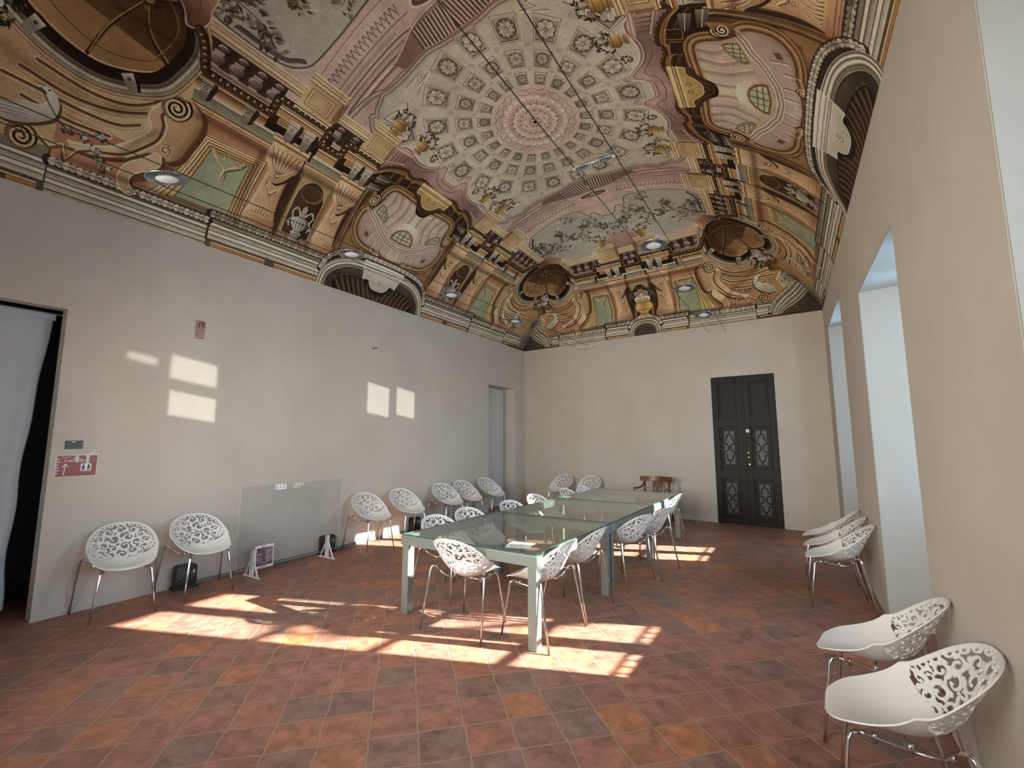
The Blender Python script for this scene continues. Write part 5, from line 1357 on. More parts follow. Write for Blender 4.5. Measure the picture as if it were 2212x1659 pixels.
def shell_mesh():
    outl = catmull([(0.0, 0.0), (0.075, 0.004), (0.150, 0.030), (0.205, 0.085), (0.248, 0.18), (0.276, 0.28), (0.290, 0.38), (0.292, 0.47), (0.280, 0.57), (0.244, 0.67), (0.180, 0.75), (0.09, 0.797), (0.0, 0.808)], 6)
    oy = np.array([p[1] for p in outl]); ox = np.array([p[0] for p in outl])
    full = np.array([(x, y) for x, y in zip(ox, oy)] + [(-x, y) for x, y in zip(ox[::-1], oy[::-1])])
    # centre line
    cl = [(0.222, 0.430), (0.212, 0.440), (0.15, 0.444), (0.06, 0.430), (-0.01, 0.419)]
    cen = []
    for k in range(13):
        a = 1.15 * k / 12
        cen.append((-0.035 - 0.230 * math.sin(a), 0.418 + 0.230 * (1 - math.cos(a))))
    e = cen[-1]
    for k in range(1, 8):
        d = 0.24 * k / 7
        cen.append((e[0] - 0.44 * d - 0.15 * d * d, e[1] + 0.95 * d))
    CL = np.array(catmull(cl + cen, 4)); seg = np.hypot(*np.diff(CL, axis=0).T); cum = np.r_[0, np.cumsum(seg)]
    cum *= 0.808 / cum[-1]
    def C(Y): return np.interp(Y, cum, CL[:, 0]), np.interp(Y, cum, CL[:, 1])
    kY = np.array([0, 0.05, 0.12, 0.20, 0.30, 0.40, 0.50, 0.60, 0.70, 0.81]); kV = np.array([0.1, 0.5, 1.05, 1.7, 2.3, 2.3, 2.0, 1.6, 1.2, 0.9])
    def P3(X, Y):
        y, z = C(Y); y2, z2 = C(np.minimum(Y + 0.10, 0.808)); y1, z1 = C(np.maximum(Y - 0.10, 0))
        ty, tz = y2 - y1, z2 - z1; l = np.hypot(ty, tz); ty, tz = ty / l, tz / l
        ny, nz = tz, -ty                     # towards the sitter
        k = sum(np.interp(np.clip(Y + dq, 0, 0.81), kY, kV) for dq in np.linspace(-0.05, 0.05, 9)) / 9; lift = k * X * X / (1 + 0.9 * np.abs(X))
        xs_ = X * (1 - 0.42 * k * X * X)
        return np.stack([xs_, y + ny * lift, z + nz * lift], -1)
    # scrollwork strokes: (polyline, half width)
    st_ = []
    circ_ = [(0.6, 73.2, 4.7, 1), (-8.8, 71.2, 3.7, -1), (9.6, 70.4, 3.9, 1), (-15.4, 65.2, 3.3, -1), (16.4, 63.8, 3.3, 1), (-5.2, 64.4, 3.9, 1), (5.2, 63.4, 4.6, -1), (-12.2, 58.4, 3.9, 1), (12.8, 56.8, 4.3, 1),
             (-19.6, 58.0, 3.1, 1), (20.6, 56.8, 3.2, -1), (-3.2, 55.6, 4.3, -1), (5.6, 54.0, 3.3, 1), (-9.6, 49.8, 4.1, -1), (-1.2, 47.2, 4.0, 1), (7.2, 47.2, 3.9, -1), (-17.6, 51.2, 3.7, 1), (14.6, 48.6, 4.1, 1), (-22.8, 51.8, 2.4, -1), (21.4, 49.8, 3.0, -1),
             (-14.2, 44.2, 3.2, -1), (-6.6, 42.6, 3.0, 1), (1.4, 40.8, 2.8, -1), (8.8, 41.2, 3.0, 1), (16.0, 42.4, 3.2, 1), (-20.6, 45.4, 2.6, 1), (22.2, 44.4, 2.6, -1)]
    rr = random.Random(4)
    for cx, cy, r, d in circ_:
        a0 = rr.uniform(0, 6.28); pts = []
        n = 44
        for k in range(n + 1):
            f = k / n; a = a0 + d * f * 2 * math.pi * 1.12
            q = r * 1.06 * (1.0 - 0.66 * f ** 1.5)
            pts.append((cx + q * math.cos(a), cy + q * math.sin(a)))
        st_.append((pts, [0.42 + 0.34 * math.sin(math.pi * min(1, 1.15 * k / n)) for k in range(n + 1)]))
        ex, ey = pts[-1]
        st_.append(([(ex, ey), (ex + 0.01, ey)], [0.85, 0.85]))
        # leaf ticks on the outside
        for q_, l_ in ((0.0, 1.0), (1.7, 1.1), (3.3, 0.8)):
            a = a0 + q_ * d; bx, by = cx + r * math.cos(a), cy + r * math.sin(a)
            t_ = a + d * 0.8
            st_.append(([(bx, by), (bx + 1.2 * l_ * math.cos(t_), by + 1.2 * l_ * math.sin(t_)), (bx + 2.3 * l_ * math.cos(t_ + d * 0.45), by + 2.3 * l_ * math.sin(t_ + d * 0.45)), (bx + 3.0 * l_ * math.cos(t_ + d * 0.9), by + 3.0 * l_ * math.sin(t_ + d * 0.9))], [0.5, 0.85, 0.6, 0.12]))
        a = a0 + 2.6 * d; bx, by = cx + 0.9 * r * math.cos(a), cy + 0.9 * r * math.sin(a)
        st_.append(([(bx, by), (bx - 0.45 * r * math.cos(a + 0.5 * d), by - 0.45 * r * math.sin(a + 0.5 * d))], [0.55, 0.15]))
    for i, (ax, ay, ar, _) in enumerate(circ_):      # stems joining neighbours
        for bx, by, br, _ in circ_[i + 1:]:
            dd = math.hypot(bx - ax, by - ay); gap = dd - ar - br
            if gap < 1.9:
                ux, uy = (bx - ax) / dd, (by - ay) / dd
                p, q = (ax + ux * ar, ay + uy * ar), (bx - ux * br, by - uy * br)
                m = ((p[0] + q[0]) / 2 - uy * 0.5, (p[1] + q[1]) / 2 + ux * 0.5)
                st_.append(([p, m, q], [0.55, 0.5, 0.55]))
    op = catmull([(28.0, 38), (29.0, 47), (28.0, 57), (24.4, 67), (18.0, 75), (9.0, 79.7), (0.0, 80.8)], 8)
    for sx in (-1, 1):
        for n_, (p, t_) in enumerate(along2(op, 3.6)):
            nx_, ny_ = -t_[1], t_[0]
            b0 = (sx * (p[0] + nx_ * 1.2), p[1] + ny_ * 1.2)
            dd = 1 if n_ % 2 else -1
            pts = [b0]; ang = math.atan2(ny_, nx_) + dd * 0.7
            for k in range(6):
                ang -= dd * 0.36
                pts.append((pts[-1][0] + sx * math.cos(ang) * 0.72, pts[-1][1] + math.sin(ang) * 0.72))
            st_.append((pts, [0.45, 0.6, 0.75, 0.75, 0.6, 0.45, 0.3]))
    g = 0.0046
    xs_ = np.arange(-0.29, 0.2901, g); ys_ = np.arange(-0.006, 0.816, g)
    X, Y = np.meshgrid(xs_, ys_)
    def dist(path, closed, X, Y, hw=None):
        best = np.full(X.shape, 9.0)
        n = len(path)
        for k in range(n if closed else n - 1):
            x0, y0 = path[k]; x1, y1 = path[(k + 1) % n]; dx, dy = x1 - x0, y1 - y0; L2 = dx * dx + dy * dy + 1e-12
            u = np.clip(((X - x0) * dx + (Y - y0) * dy) / L2, 0, 1)
            d = np.hypot(X - x0 - u * dx, Y - y0 - u * dy)
            if hw is not None: d = d - (hw[k] * (1 - u) + hw[(k + 1) % n] * u)
            best = np.minimum(best, d)
        return best
    od = dist(full.tolist(), True, X, Y)
    ins = np.abs(X) < np.interp(Y, oy, ox, left=-1, right=-1)
    F = np.where(ins, od, -od)
    # perforated zone
    zone = np.minimum(F - 0.021, Y - (0.405 + 0.02 * np.cos(X * 12)))
    zone = np.minimum(zone, (Y - 0.405) * 0.7 + 0.06 - np.maximum(0, np.abs(X) - 0.20) * 1.2)
    m_ = zone > -0.01
    Xs, Ys = X[m_] * 100, Y[m_] * 100
    sd = np.full(Xs.shape, 9.0)
    for pts, hw in st_:
        P = np.array(pts); s_ = (Xs > P[:, 0].min() - 1.5) & (Xs < P[:, 0].max() + 1.5) & (Ys > P[:, 1].min() - 1.5) & (Ys < P[:, 1].max() + 1.5)
        if s_.any(): sd[s_] = np.minimum(sd[s_], dist(pts, False, Xs[s_], Ys[s_], hw))
    solid = np.full(X.shape, -9.0); solid[m_] = -sd / 100
    F = np.minimum(F, np.maximum(solid, -zone))
    # clip every grid cell against F > 0
    vid = {}; vs_ = []; fs_ = []
    ny, nx = F.shape
    def V(key, x, y):
        if key not in vid: vid[key] = len(vs_); vs_.append((x, y))
        return vid[key]
    for j in range(ny - 1):
        row = F[j:j + 2]
        for i in range(nx - 1):
            c4 = ((i, j), (i + 1, j), (i + 1, j + 1), (i, j + 1))
            f4 = [F[b, a] for a, b in c4]
            if max(f4) <= 0: continue
            poly = []
            for k in range(4):
                a, b = c4[k], c4[(k + 1) % 4]; fa, fb = f4[k], f4[(k + 1) % 4]
                if fa > 0: poly.append(V(a, xs_[a[0]], ys_[a[1]]))
                if (fa > 0) != (fb > 0):
                    u = min(0.97, max(0.03, fa / (fa - fb))) if fa > 0 else min(0.97, max(0.03, fa / (fa - fb)))
                    key = (min(a, b), max(a, b))
                    poly.append(V(key, xs_[a[0]] * (1 - u) + xs_[b[0]] * u, ys_[a[1]] * (1 - u) + ys_[b[1]] * u))
            if len(poly) >= 3: fs_.append(tuple(poly))
    q = np.array(vs_); yy = np.clip(q[:, 1], 0, 0.808)
    Pm = P3(q[:, 0], yy)
    e_ = 0.004
    du = P3(q[:, 0] + e_, yy) - P3(q[:, 0] - e_, yy); dv = P3(q[:, 0], np.clip(yy + e_, 0, 0.808)) - P3(q[:, 0], np.clip(yy - e_, 0, 0.808))
    nn = np.cross(du, dv); nn /= np.linalg.norm(nn, axis=1)[:, None]
    n = len(q); th = 0.0030
    allv = np.vstack([Pm + nn * th, Pm - nn * th])
    edge = {}
    for f in fs_:
        for k in range(len(f)):
            a, b = f[k], f[(k + 1) % len(f)]
            edge[(a, b)] = 1
    faces = [f for f in fs_] + [tuple(i + n for i in f[::-1]) for f in fs_]
    nf = len(faces)
    for (a, b) in edge:
        if (b, a) not in edge: faces.append((b, a, a + n, b + n))
    me = bpy.data.meshes.new('seat_shell')
    me.from_pydata(allv.tolist(), [], faces)
    me.polygons.foreach_set('use_smooth', [True] * nf + [False] * (len(faces) - nf))
    me.materials.append(M_shell)
    me.update()
    return me, P3

shell_me, SP3 = shell_mesh()

def make_chair():
    root = empty('shell_chair')
    o = bpy.data.objects.new('seat_shell', shell_me); col.objects.link(o); o.parent = root
    mbf = MB()
    for s in (-1, 1):
        # front leg
        mb = MB()
        mb.tube([(s * 0.232, 0.190, 0.0), (s * 0.205, 0.168, 0.20), (s * 0.182, 0.144, 0.395), (s * 0.176, 0.134, 0.418), (s * 0.165, 0.112, 0.430)], [0.0085, 0.0095, 0.0105, 0.0105, 0.010], 10)
        mb.build('leg', M_chrome, root, smooth=True)
        mb = MB()
        mb.tube([(s * 0.315, -0.310, 0.0), (s * 0.302, -0.262, 0.25), (s * 0.284, -0.222, 0.470), (s * 0.280, -0.212, 0.494), (s * 0.269, -0.200, 0.504), (s * 0.254, -0.186, 0.494), (s * 0.240, -0.170, 0.470)], [0.0085, 0.0095, 0.0105, 0.0105, 0.0105, 0.010, 0.0095], 10)
        mb.build('leg', M_chrome, root, smooth=True)
        # side rail under the seat
        mbf.tube([(s * 0.165, 0.112, 0.430), (s * 0.158, 0.08, 0.418), (s * 0.150, -0.04, 0.402), (s * 0.152, -0.11, 0.404), (s * 0.196, -0.150, 0.430), (s * 0.238, -0.168, 0.470)], 0.0080, 8)
        for y in (0.06, -0.05):
            mbf.tube([(s * 0.150, y, 0.396), (s * 0.150, y, 0.432)], 0.011, 8)
    mbf.tube([(-0.150, -0.04, 0.402), (0.150, -0.04, 0.402)], 0.0065, 8)
    mbf.build('under_frame', M_chrome, root, smooth=True)
    return root

chair0 = make_chair()
chair_used = [False]
def place_chair(x, y, ang, label, group):
    """x, y: floor point under the seat centre; ang: heading of the sitter in degrees (0 = +x)"""
    c = chair0 if not chair_used[0] else copy_tree(chair0)
    chair_used[0] = True
    c.location = (x, y, 0)
    c.rotation_euler = (0, 0, math.radians(ang - 90))
    tag(c, label, 'chair', group)
    return c

LW = 'white shell chairs lined along the left wall'
TB = 'white shell chairs around the glass tables'
RWg = 'white shell chairs lined along the right wall'
BW = 'white shell chairs against the end wall'
def wallchair(y, ang, label, off=0.065, group=LW):
    a = math.radians(ang); place_chair(off + 0.325 * math.cos(a), y + 0.325 * math.sin(a), ang, label, group)
wallchair(1.93, -10, 'white shell chair with chrome legs by the curtained doorway')
wallchair(2.56, -2, 'white shell chair before the left wall with a black box behind its legs', 0.075)
wallchair(4.90, -8, 'white shell chair just past the far end of the clear screen, by the left wall', 0.10)
wallchair(5.66, -10, 'white shell chair in front of the sunlit foot of the left wall', 0.10)
wallchair(6.76, -14, 'white shell chair on the left wall, first of the three near the niche')
wallchair(7.38, -14, 'white shell chair on the left wall, middle of the three near the niche')
wallchair(8.20, -12, 'white shell chair on the left wall beside the edge of the far niche')
def tch(x, y, ang, label): place_chair(x, y, ang, label, TB)
tch(3.335, 3.37, 90, 'white shell chair at the near end of the tables, seen from behind')
tch(3.88, 3.54, 177, 'white shell chair on the window side beside the near table corner leg')
tch(3.91, 4.19, 178, 'white shell chair on the window side, second from the near corner')
tch(4.08, 5.26, 160, 'white shell chair turned askew on the window side of the middle table')
tch(4.16, 5.86, 166, 'white shell chair on the window side where middle and far tables meet')
tch(3.99, 7.43, 176, 'white shell chair in strong sun beside the far glass table')
tch(2.75, 3.85, -6, 'white shell chair left of the near glass table, by its left corner leg')
tch(2.71, 4.46, -8, 'white shell chair left of the near glass table, second from its end')
tch(2.81, 5.27, -10, 'white shell chair left of the middle glass table, nearer one of two')
tch(2.76, 6.08, -8, 'white shell chair left of the middle glass table, farther one of two')
tch(2.81, 7.10, -4, 'white shell chair left of the far glass table, nearer one of two')
tch(2.90, 7.63, -4, 'white shell chair left of the far glass table, farther one of two')
place_chair(1.20, 9.63, -96, 'white shell chair against the end wall, nearer the left corner', BW)
place_chair(1.90, 9.58, -94, 'white shell chair against the end wall, nearer the wooden armchair', BW)
def rch(y, ang, label, off=0.045):
    a = math.radians(ang); place_chair(W - off + 0.325 * math.cos(a), y + 0.325 * math.sin(a), ang, label, RWg)
rch(2.56, 176, 'white shell chair nearest the viewer against the right wall')
rch(3.22, 168, 'white shell chair against the right wall, directly behind the nearest one')
rch(5.60, 178, 'white shell chair against the right wall, front one of the far three')
rch(6.14, 174, 'white shell chair against the right wall, middle one of the far three')
rch(6.72, 172, 'white shell chair against the right wall, rearmost of the far three')
# ---------------------------------------------------------------- glass tables
M_steel = mat('brushed_steel', (148, 157, 151), 0.36, 0.6, spec=0.5)
M_tglass = glass_mat('table_glass', (241, 246, 243))
M_gedge = mat('glass_edge', (58, 88, 78), 0.2, 0.0)
TROT = math.radians(-1.5)
def make_table(x, y, label, ln=1.585, wd=1.48, h=0.715):
    root = empty('glass_table', (x, y, 0), TROT)
    tag(root, label, 'table', 'glass and steel tables in a row')
    t = 0.078
    mb = MB()
    fh = 0.085; z0, z1 = h - 0.012 - fh, h - 0.012
    mb.box((0, 0, z0), (wd, t * 0.8, z1)); mb.box((0, ln - t * 0.8, z0), (wd, ln, z1))
    mb.box((0, t * 0.8, z0), (t * 0.8, ln - t * 0.8, z1)); mb.box((wd - t * 0.8, t * 0.8, z0), (wd, ln - t * 0.8, z1))
    mb.build('frame', M_steel, root, bevel=0.003)
    for a, b in ((0.012, 0.012), (wd - t - 0.012, 0.012), (0.012, ln - t - 0.012), (wd - t - 0.012, ln - t - 0.012)):
        mb = MB(); mb.box((a, b, 0), (a + t, b + t, z0)); mb.build('leg', M_steel, root, bevel=0.003)
    mb = MB()
    a, b_, c, d = 0.012, 0.012, wd - 0.012, ln - 0.012
    mb.add([(a, b_, h), (c, b_, h), (c, d, h), (a, d, h)], [(0, 1, 2, 3)], 0)
    mb.add([(a, b_, h - 0.0115), (c, b_, h - 0.0115), (c, d, h - 0.0115), (a, d, h - 0.0115)], [(3, 2, 1, 0)], 0)
    mb.add([(a, b_, h), (c, b_, h), (c, d, h), (a, d, h), (a, b_, h - 0.0115), (c, b_, h - 0.0115), (c, d, h - 0.0115), (a, d, h - 0.0115)], [(0, 4, 5, 1), (1, 5, 6, 2), (2, 6, 7, 3), (3, 7, 4, 0)], 1)
    mb.build('glass_top', [M_tglass, M_gedge], root, fix=False)
    return root
ux, uy = math.cos(TROT), math.sin(TROT)
for k, lb in enumerate(('nearest glass-topped steel table with papers lying on it', 'middle glass-topped steel table between the two others', 'farthest glass-topped steel table, catching the window light')):
    d = k * 1.60
    make_table(2.605 - math.sin(TROT) * d + 0.0, 3.225 + math.cos(TROT) * d, lb)

# papers
M_paper = mat('paper', (236, 236, 238), 0.6)
M_print = mat('paper_print', (120, 130, 150), 0.6)
for n, (x, y, a, lb) in enumerate(((3.82, 3.37, 0.35, 'white printed sheet lying on the near glass table, on top'), (3.80, 3.43, 0.10, 'white sheet partly under the other one on the near glass table'))):
    z = 0.7165 + (0.0012 if n == 0 else 0)
    root = empty('paper_sheet', (x, y, z), a)
    tag(root, lb, 'paper', 'papers on the glass table')
    mb = MB(); mb.box((-0.105, -0.075, 0), (0.105, 0.075, 0.0008)); mb.build('sheet', M_paper, root)
    if n == 0:
        mb = MB()
        for k in range(7): mb.box((-0.085, -0.055 + k * 0.016, 0.00085), (0.03 + 0.05 * ((k * 37) % 3) / 3, -0.050 + k * 0.016, 0.0010))
        mb.build('print', M_print, root)

# ---------------------------------------------------------------- wooden armchair
M_wood = mat('walnut', (112, 62, 34), 0.35, var=0.35, vscale=14, coat=0.3)
M_cush = mat('seat_cushion', (146, 110, 74), 0.85)
root = empty('wooden_armchair', (3.46, 9.18, 0), math.radians(180 - 4))
tag(root, 'carved dark wooden armchair with a pierced splat at the far end of the tables', 'armchair')
# local +y is the front (turned towards the viewer)
mb = MB()
N_ = 12
for k in range(N_):
    x0, x1 = -0.32 + 0.64 * k / N_, -0.32 + 0.64 * (k + 1) / N_
    f = lambda x: -0.27 + 0.10 * (x / 0.32) ** 2
    vs_ = []
    for x in (x0, x1):
        y = f(x)
        vs_ += [(x, y - 0.014, 0.765), (x, y + 0.014, 0.765), (x, y + 0.010, 0.862), (x, y - 0.018, 0.862)]
    mb.add(vs_, [(0, 1, 2, 3), (7, 6, 5, 4), (0, 4, 5, 1), (1, 5, 6, 2), (2, 6, 7, 3), (3, 7, 4, 0)])
mb.build('top_rail', M_wood, root)
# pierced splat
mb = MB()
sp = [(-0.075, 0.46), (0.075, 0.46), (0.066, 0.60), (0.082, 0.72), (0.058, 0.765), (-0.058, 0.765), (-0.082, 0.72), (-0.066, 0.60)]
for a, b in (((-0.075, 0.44), (-0.082, 0.72)), ((0.075, 0.44), (0.082, 0.72))):
    mb.bar((a[0], -0.25, a[1]), (b[0], -0.258, b[1]), 0.018, 0.018, (0, 1, 0))
mb.box((-0.085, -0.268, 0.70), (0.085, -0.246, 0.77)); mb.box((-0.082, -0.262, 0.44), (0.082, -0.242, 0.47))
for cx, cz, r in ((-0.036, 0.66, 0.036), (0.036, 0.66, 0.036), (0, 0.60, 0.036), (-0.036, 0.54, 0.034), (0.036, 0.54, 0.034), (0, 0.49, 0.022)):
    pts = [(cx + r * (1 - 0.6 * k / 20) * math.cos(k * 0.42 + (0 if cx >= 0 else 3.1)), -0.254, cz + r * (1 - 0.6 * k / 20) * math.sin(k * 0.42)) for k in range(21)]
    mb.tube(pts, 0.0075, 6)
mb.tube([(0, -0.254, 0.47), (0.0, -0.254, 0.71)], 0.006, 6)
mb.build('splat', M_wood, root)
for s in (-1, 1):
    mb = MB(); mb.tube([(s * 0.25, -0.23, 0.78), (s * 0.245, -0.22, 0.62), (s * 0.255, -0.20, 0.46), (s * 0.265, -0.25, 0.22), (s * 0.275, -0.31, 0.0)], [0.026, 0.024, 0.026, 0.022, 0.018], 8); mb.build('leg', M_wood, root, smooth=True)
    mb = MB(); mb.tube([(s * 0.255, 0.24, 0.45), (s * 0.26, 0.25, 0.25), (s * 0.265, 0.28, 0.0)], [0.026, 0.022, 0.017], 8); mb.build('leg', M_wood, root, smooth=True)
    mb = MB(); mb.tube(catmull([(s * 0.247, -0.22, 0.74), (s * 0.275, -0.12, 0.665), (s * 0.30, 0.06, 0.645), (s * 0.305, 0.20, 0.66), (s * 0.295, 0.23, 0.60), (s * 0.265, 0.20, 0.54), (s * 0.255, 0.235, 0.45)], 5), 0.019, 8); mb.build('armrest', M_wood, root, smooth=True)
mb = MB(); mb.box((-0.27, -0.22, 0.39), (0.27, 0.26, 0.45)); mb.build('seat_rail', M_wood, root, bevel=0.01)
mb = MB(); mb.box((-0.255, -0.20, 0.45), (0.255, 0.245, 0.485)); mb.build('seat', M_cush, root, bevel=0.015)

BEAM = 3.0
# sunlight thrown back by the glass tops on to the left wall: added narrow area lamps imitate it along the mirrored sun ray
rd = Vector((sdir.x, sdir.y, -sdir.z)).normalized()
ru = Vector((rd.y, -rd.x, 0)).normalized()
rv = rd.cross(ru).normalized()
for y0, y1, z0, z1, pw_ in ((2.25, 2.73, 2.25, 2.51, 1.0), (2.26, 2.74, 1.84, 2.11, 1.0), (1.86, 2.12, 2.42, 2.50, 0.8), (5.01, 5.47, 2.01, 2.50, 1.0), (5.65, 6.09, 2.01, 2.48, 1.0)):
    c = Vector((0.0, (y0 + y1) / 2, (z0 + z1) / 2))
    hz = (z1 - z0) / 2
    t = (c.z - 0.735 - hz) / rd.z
    ld = bpy.data.lights.new('table_reflection_lamp', 'AREA'); ld.shape = 'RECTANGLE'
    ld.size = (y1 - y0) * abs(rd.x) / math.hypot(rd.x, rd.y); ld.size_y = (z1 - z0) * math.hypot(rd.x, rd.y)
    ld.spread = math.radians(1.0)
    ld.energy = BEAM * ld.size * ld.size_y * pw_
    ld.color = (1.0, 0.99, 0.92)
    lo = bpy.data.objects.new('table_reflection_lamp', ld)
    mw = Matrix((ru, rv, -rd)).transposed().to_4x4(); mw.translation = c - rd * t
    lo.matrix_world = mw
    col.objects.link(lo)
# ---------------------------------------------------------------- carved double door in the end wall
M_dk = mat('dark_door_wood', (24, 18, 15), 0.5, var=0.4, vscale=9, spec=0.25)
M_dkp = mat('door_panel_inlay', (58, 54, 50), 0.45, var=0.25, vscale=20)
M_brass = mat('brass', (170, 130, 70), 0.35, 1.0)
dang = math.atan(SK)
door = empty('door_1', (4.525, yb(4.525) + 0.10, 0.0), dang)
tag(door, 'tall black carved double-leaf wooden door in the end wall', 'door', kind='structure')
DWd = 1.11 / math.cos(dang)
for s in range(2):
    x0 = s * DWd / 2; x1 = x0 + DWd / 2
    mb = MB()
    fw = 0.105; ins = 0.022
    zz = [0.0, 0.10, 0.86, 1.02, 1.86, 2.02, 2.73, 2.83]
    mb.box((x0 + 0.003, -0.06, 0.005), (x0 + fw, -0.005, 2.83)); mb.box((x1 - fw, -0.06, 0.005), (x1 - 0.003, -0.005, 2.83))
    for a, b in ((0.005, 0.10), (0.86, 1.02), (1.86, 2.02), (2.73, 2.83)): mb.box((x0 + fw, -0.06, a), (x1 - fw, -0.005, b))
    mb.box((x0 + fw, -0.022, 0.1), (x1 - fw, -0.005, 2.73))
    leaf = mb.build('door_leaf', M_dk, door, bevel=0.003)
    if s == 0:
        mb = MB(); mb.box((x1 - 0.022, -0.072, 0.005), (x1 + 0.022, -0.058, 2.82)); mb.build('astragal', M_dk, leaf, bevel=0.004)
    for (a, b, orn) in ((0.10, 0.86, True), (1.02, 1.86, True), (2.02, 2.73, False)):
        mb = MB()
        xa, xb = x0 + fw, x1 - fw
        for k, (ins_, d) in enumerate(((0.0, 0.050), (0.022, 0.040), (0.040, 0.030))):
            for p, q in (((xa + ins_, a + ins_), (xb - ins_, a + ins_)), ((xa + ins_, b - ins_), (xb - ins_, b - ins_)), ((xa + ins_, a + ins_), (xa + ins_, b - ins_)), ((xb - ins_, a + ins_), (xb - ins_, b - ins_))):
                mb.bar((p[0], -d, p[1]), (q[0], -d, q[1]), 0.014, 0.020, (0, 1, 0))
        if orn:
            cx = (xa + xb) / 2; w = (xb - xa) / 2 - 0.085; cz = (a + b) / 2; h = (b - a) / 2 - 0.10
            def tb(pts): mb.tube([(cx + px_ * w, -0.034, cz + pz_ * h) for px_, pz_ in pts], 0.0095, 6)
            ar = lambda c, r, rz, a0, a1: [(c[0] + r * math.cos(a0 + (a1 - a0) * k / 14), c[1] + rz * math.sin(a0 + (a1 - a0) * k / 14)) for k in range(15)]
            P_ = math.pi
            for sg in (-1, 1):
                tb([(0, sg * 1.0), (0, sg * 0.80)])
                tb([(-1, sg * 0.42), (-0.62, sg * 0.42), (-0.62, sg * 0.52)] + [(p[0], sg * p[1]) for p in ar((0, 0.52), 0.62, 0.28, P_, 0)] + [(0.62, sg * 0.42), (1, sg * 0.42)])
                tb([(sg * 1.0, 0.30)] + [(sg * p[0], p[1]) for p in ar((1.0, 0.0), 0.80, 0.26, P_ * 0.5, P_ * 1.5)] + [(sg * 1.0, -0.30)])
        mb.build('carved_panel', M_dk, leaf)
        if orn:
            mb = MB(); mb.box((xa + 0.085, -0.030, a + 0.10), (xb - 0.085, -0.024, b - 0.10)); mb.build('inlay', M_dkp, leaf)
    if s == 1:
        mb = MB(); mb.box((x0 + 0.03, -0.070, 1.735), (x0 + 0.085, -0.060, 1.79)); lk = mb.build('lock_plate', mat('steel_plate', (190, 190, 186), 0.4, 0.3), leaf)
        mb = MB(); mb.tube([(x0 + 0.0575, -0.074, 1.7625), (x0 + 0.0575, -0.069, 1.7625)], 0.012, 12); mb.build('keyhole', M_black, leaf)
        mb = MB(); mb.lathe([(0.0, 0.012), (0.016, 0.012), (0.024, 0.004), (0.024, 0.0), (0.0, 0.0)], n=16)
        mb.v = [(x0 + 0.06 + v[0], -0.060 - v[2], 1.13 + v[1]) for v in mb.v]; mb.build('door_knob', M_brass, leaf)
        for z in (1.35, 1.26):
            mb = MB(); mb.tube([(x0 + 0.05, -0.066, z), (x0 + 0.05, -0.058, z)], 0.013, 10); mb.build('keyhole_cover', M_brass, leaf)

# ---------------------------------------------------------------- curtain in the near doorway
M_curt = mat('curtain_cloth', (186, 190, 195), 0.9, bump=0.15, bscale=160)
mb = MB()
nu, nv = 90, 60
z_top, z_bot = 2.80, 0.10
for j in range(nv + 1):
    f = j / nv; z = z_top + (z_bot - z_top) * f
    yr = 1.335 - 0.10 * f - 0.035 * math.sin(f * 3.0) + 0.010 * math.sin(f * 21) * (0.3 + f)
    yl = 0.16
    for i in range(nu + 1):
        u = i / nu; y = yl + (yr - yl) * u
        amp = 0.006 + 0.022 * f
        x = -0.215 + amp * math.sin(u * 34 + 0.8 * math.sin(f * 2)) + 0.012 * f * math.sin(u * 11 + 2) + (0.03 * max(0, u - 0.93) / 0.07) * -1
        mb.v.append((x, y, z))
for j in range(nv):
    for i in range(nu):
        a = j * (nu + 1) + i; mb.f.append((a, a + 1, a + nu + 2, a + nu + 1)); mb.m.append(0)
cur = mb.build('curtain', M_curt, None, smooth=True, fix=False)
sm = cur.modifiers.new('thickness', 'SOLIDIFY'); sm.thickness = 0.003
tag(cur, 'long white cloth curtain hanging in the near doorway', 'curtain')
mb = MB(); mb.box((-0.222, 0.14, z_top - 0.05), (-0.205, 1.34, z_top + 0.004)); mb.build('header_tape', M_curt, cur)
mb = MB(); mb.tube([(-0.213, 0.10, z_top + 0.012), (-0.213, 1.40, z_top + 0.012)], 0.008, 8)
tag(mb.build('curtain_rod', M_steel), 'thin rod carrying the white curtain', 'curtain rod')

# ---------------------------------------------------------------- toilets sign, switch, leaflet
M_red = mat('sign_red', (140, 62, 56), 0.35, var=0.12, vscale=30)
M_white = mat('white_print', (238, 232, 226), 0.5)
M_ink = mat('black_print', (30, 40, 42), 0.5)
M_tape = mat('glare_tape', (206, 214, 222), 0.12, spec=0.8)  # clear tape, the glare on it put into the pale colour
sg = empty('toilet_sign', (0.0, 1.41, 1.255)); tag(sg, 'red laminated toilet sign with a white arrow taped beside the doorway', 'sign')
mb = MB(); mb.box((0.001, 0.0, 0.0), (0.003, 0.30, 0.205)); mb.build('border', M_white, sg)
mb = MB(); mb.box((0.003, 0.006, 0.005), (0.004, 0.294, 0.198)); mb.build('panel', M_red, sg)
def ribbon(mb, pts, w, x=0.0046):
    for a, b in zip(pts[:-1], pts[1:]):
        mb.bar((x, a[0], a[1]), (x, b[0], b[1]), w, 0.0008, (1, 0, 0))
mb = MB()
ribbon(mb, [(0.062, 0.015), (0.070, 0.118)], 0.0065); ribbon(mb, [(0.048, 0.088), (0.070, 0.120), (0.094, 0.090)], 0.0065); mb.build('arrow', M_white, sg)
mb = MB()
def cur_(pts, o): ribbon(mb, [tuple(p) for p in catmull([(o + a * 0.018, 0.140 + b * 0.018) for a, b in pts], 4)], 0.0032)
cur_([(-0.5, 2.1), (0.0, 2.5), (1.0, 2.2), (2.2, 2.3), (3.0, 2.6)], 0.050)                      # T
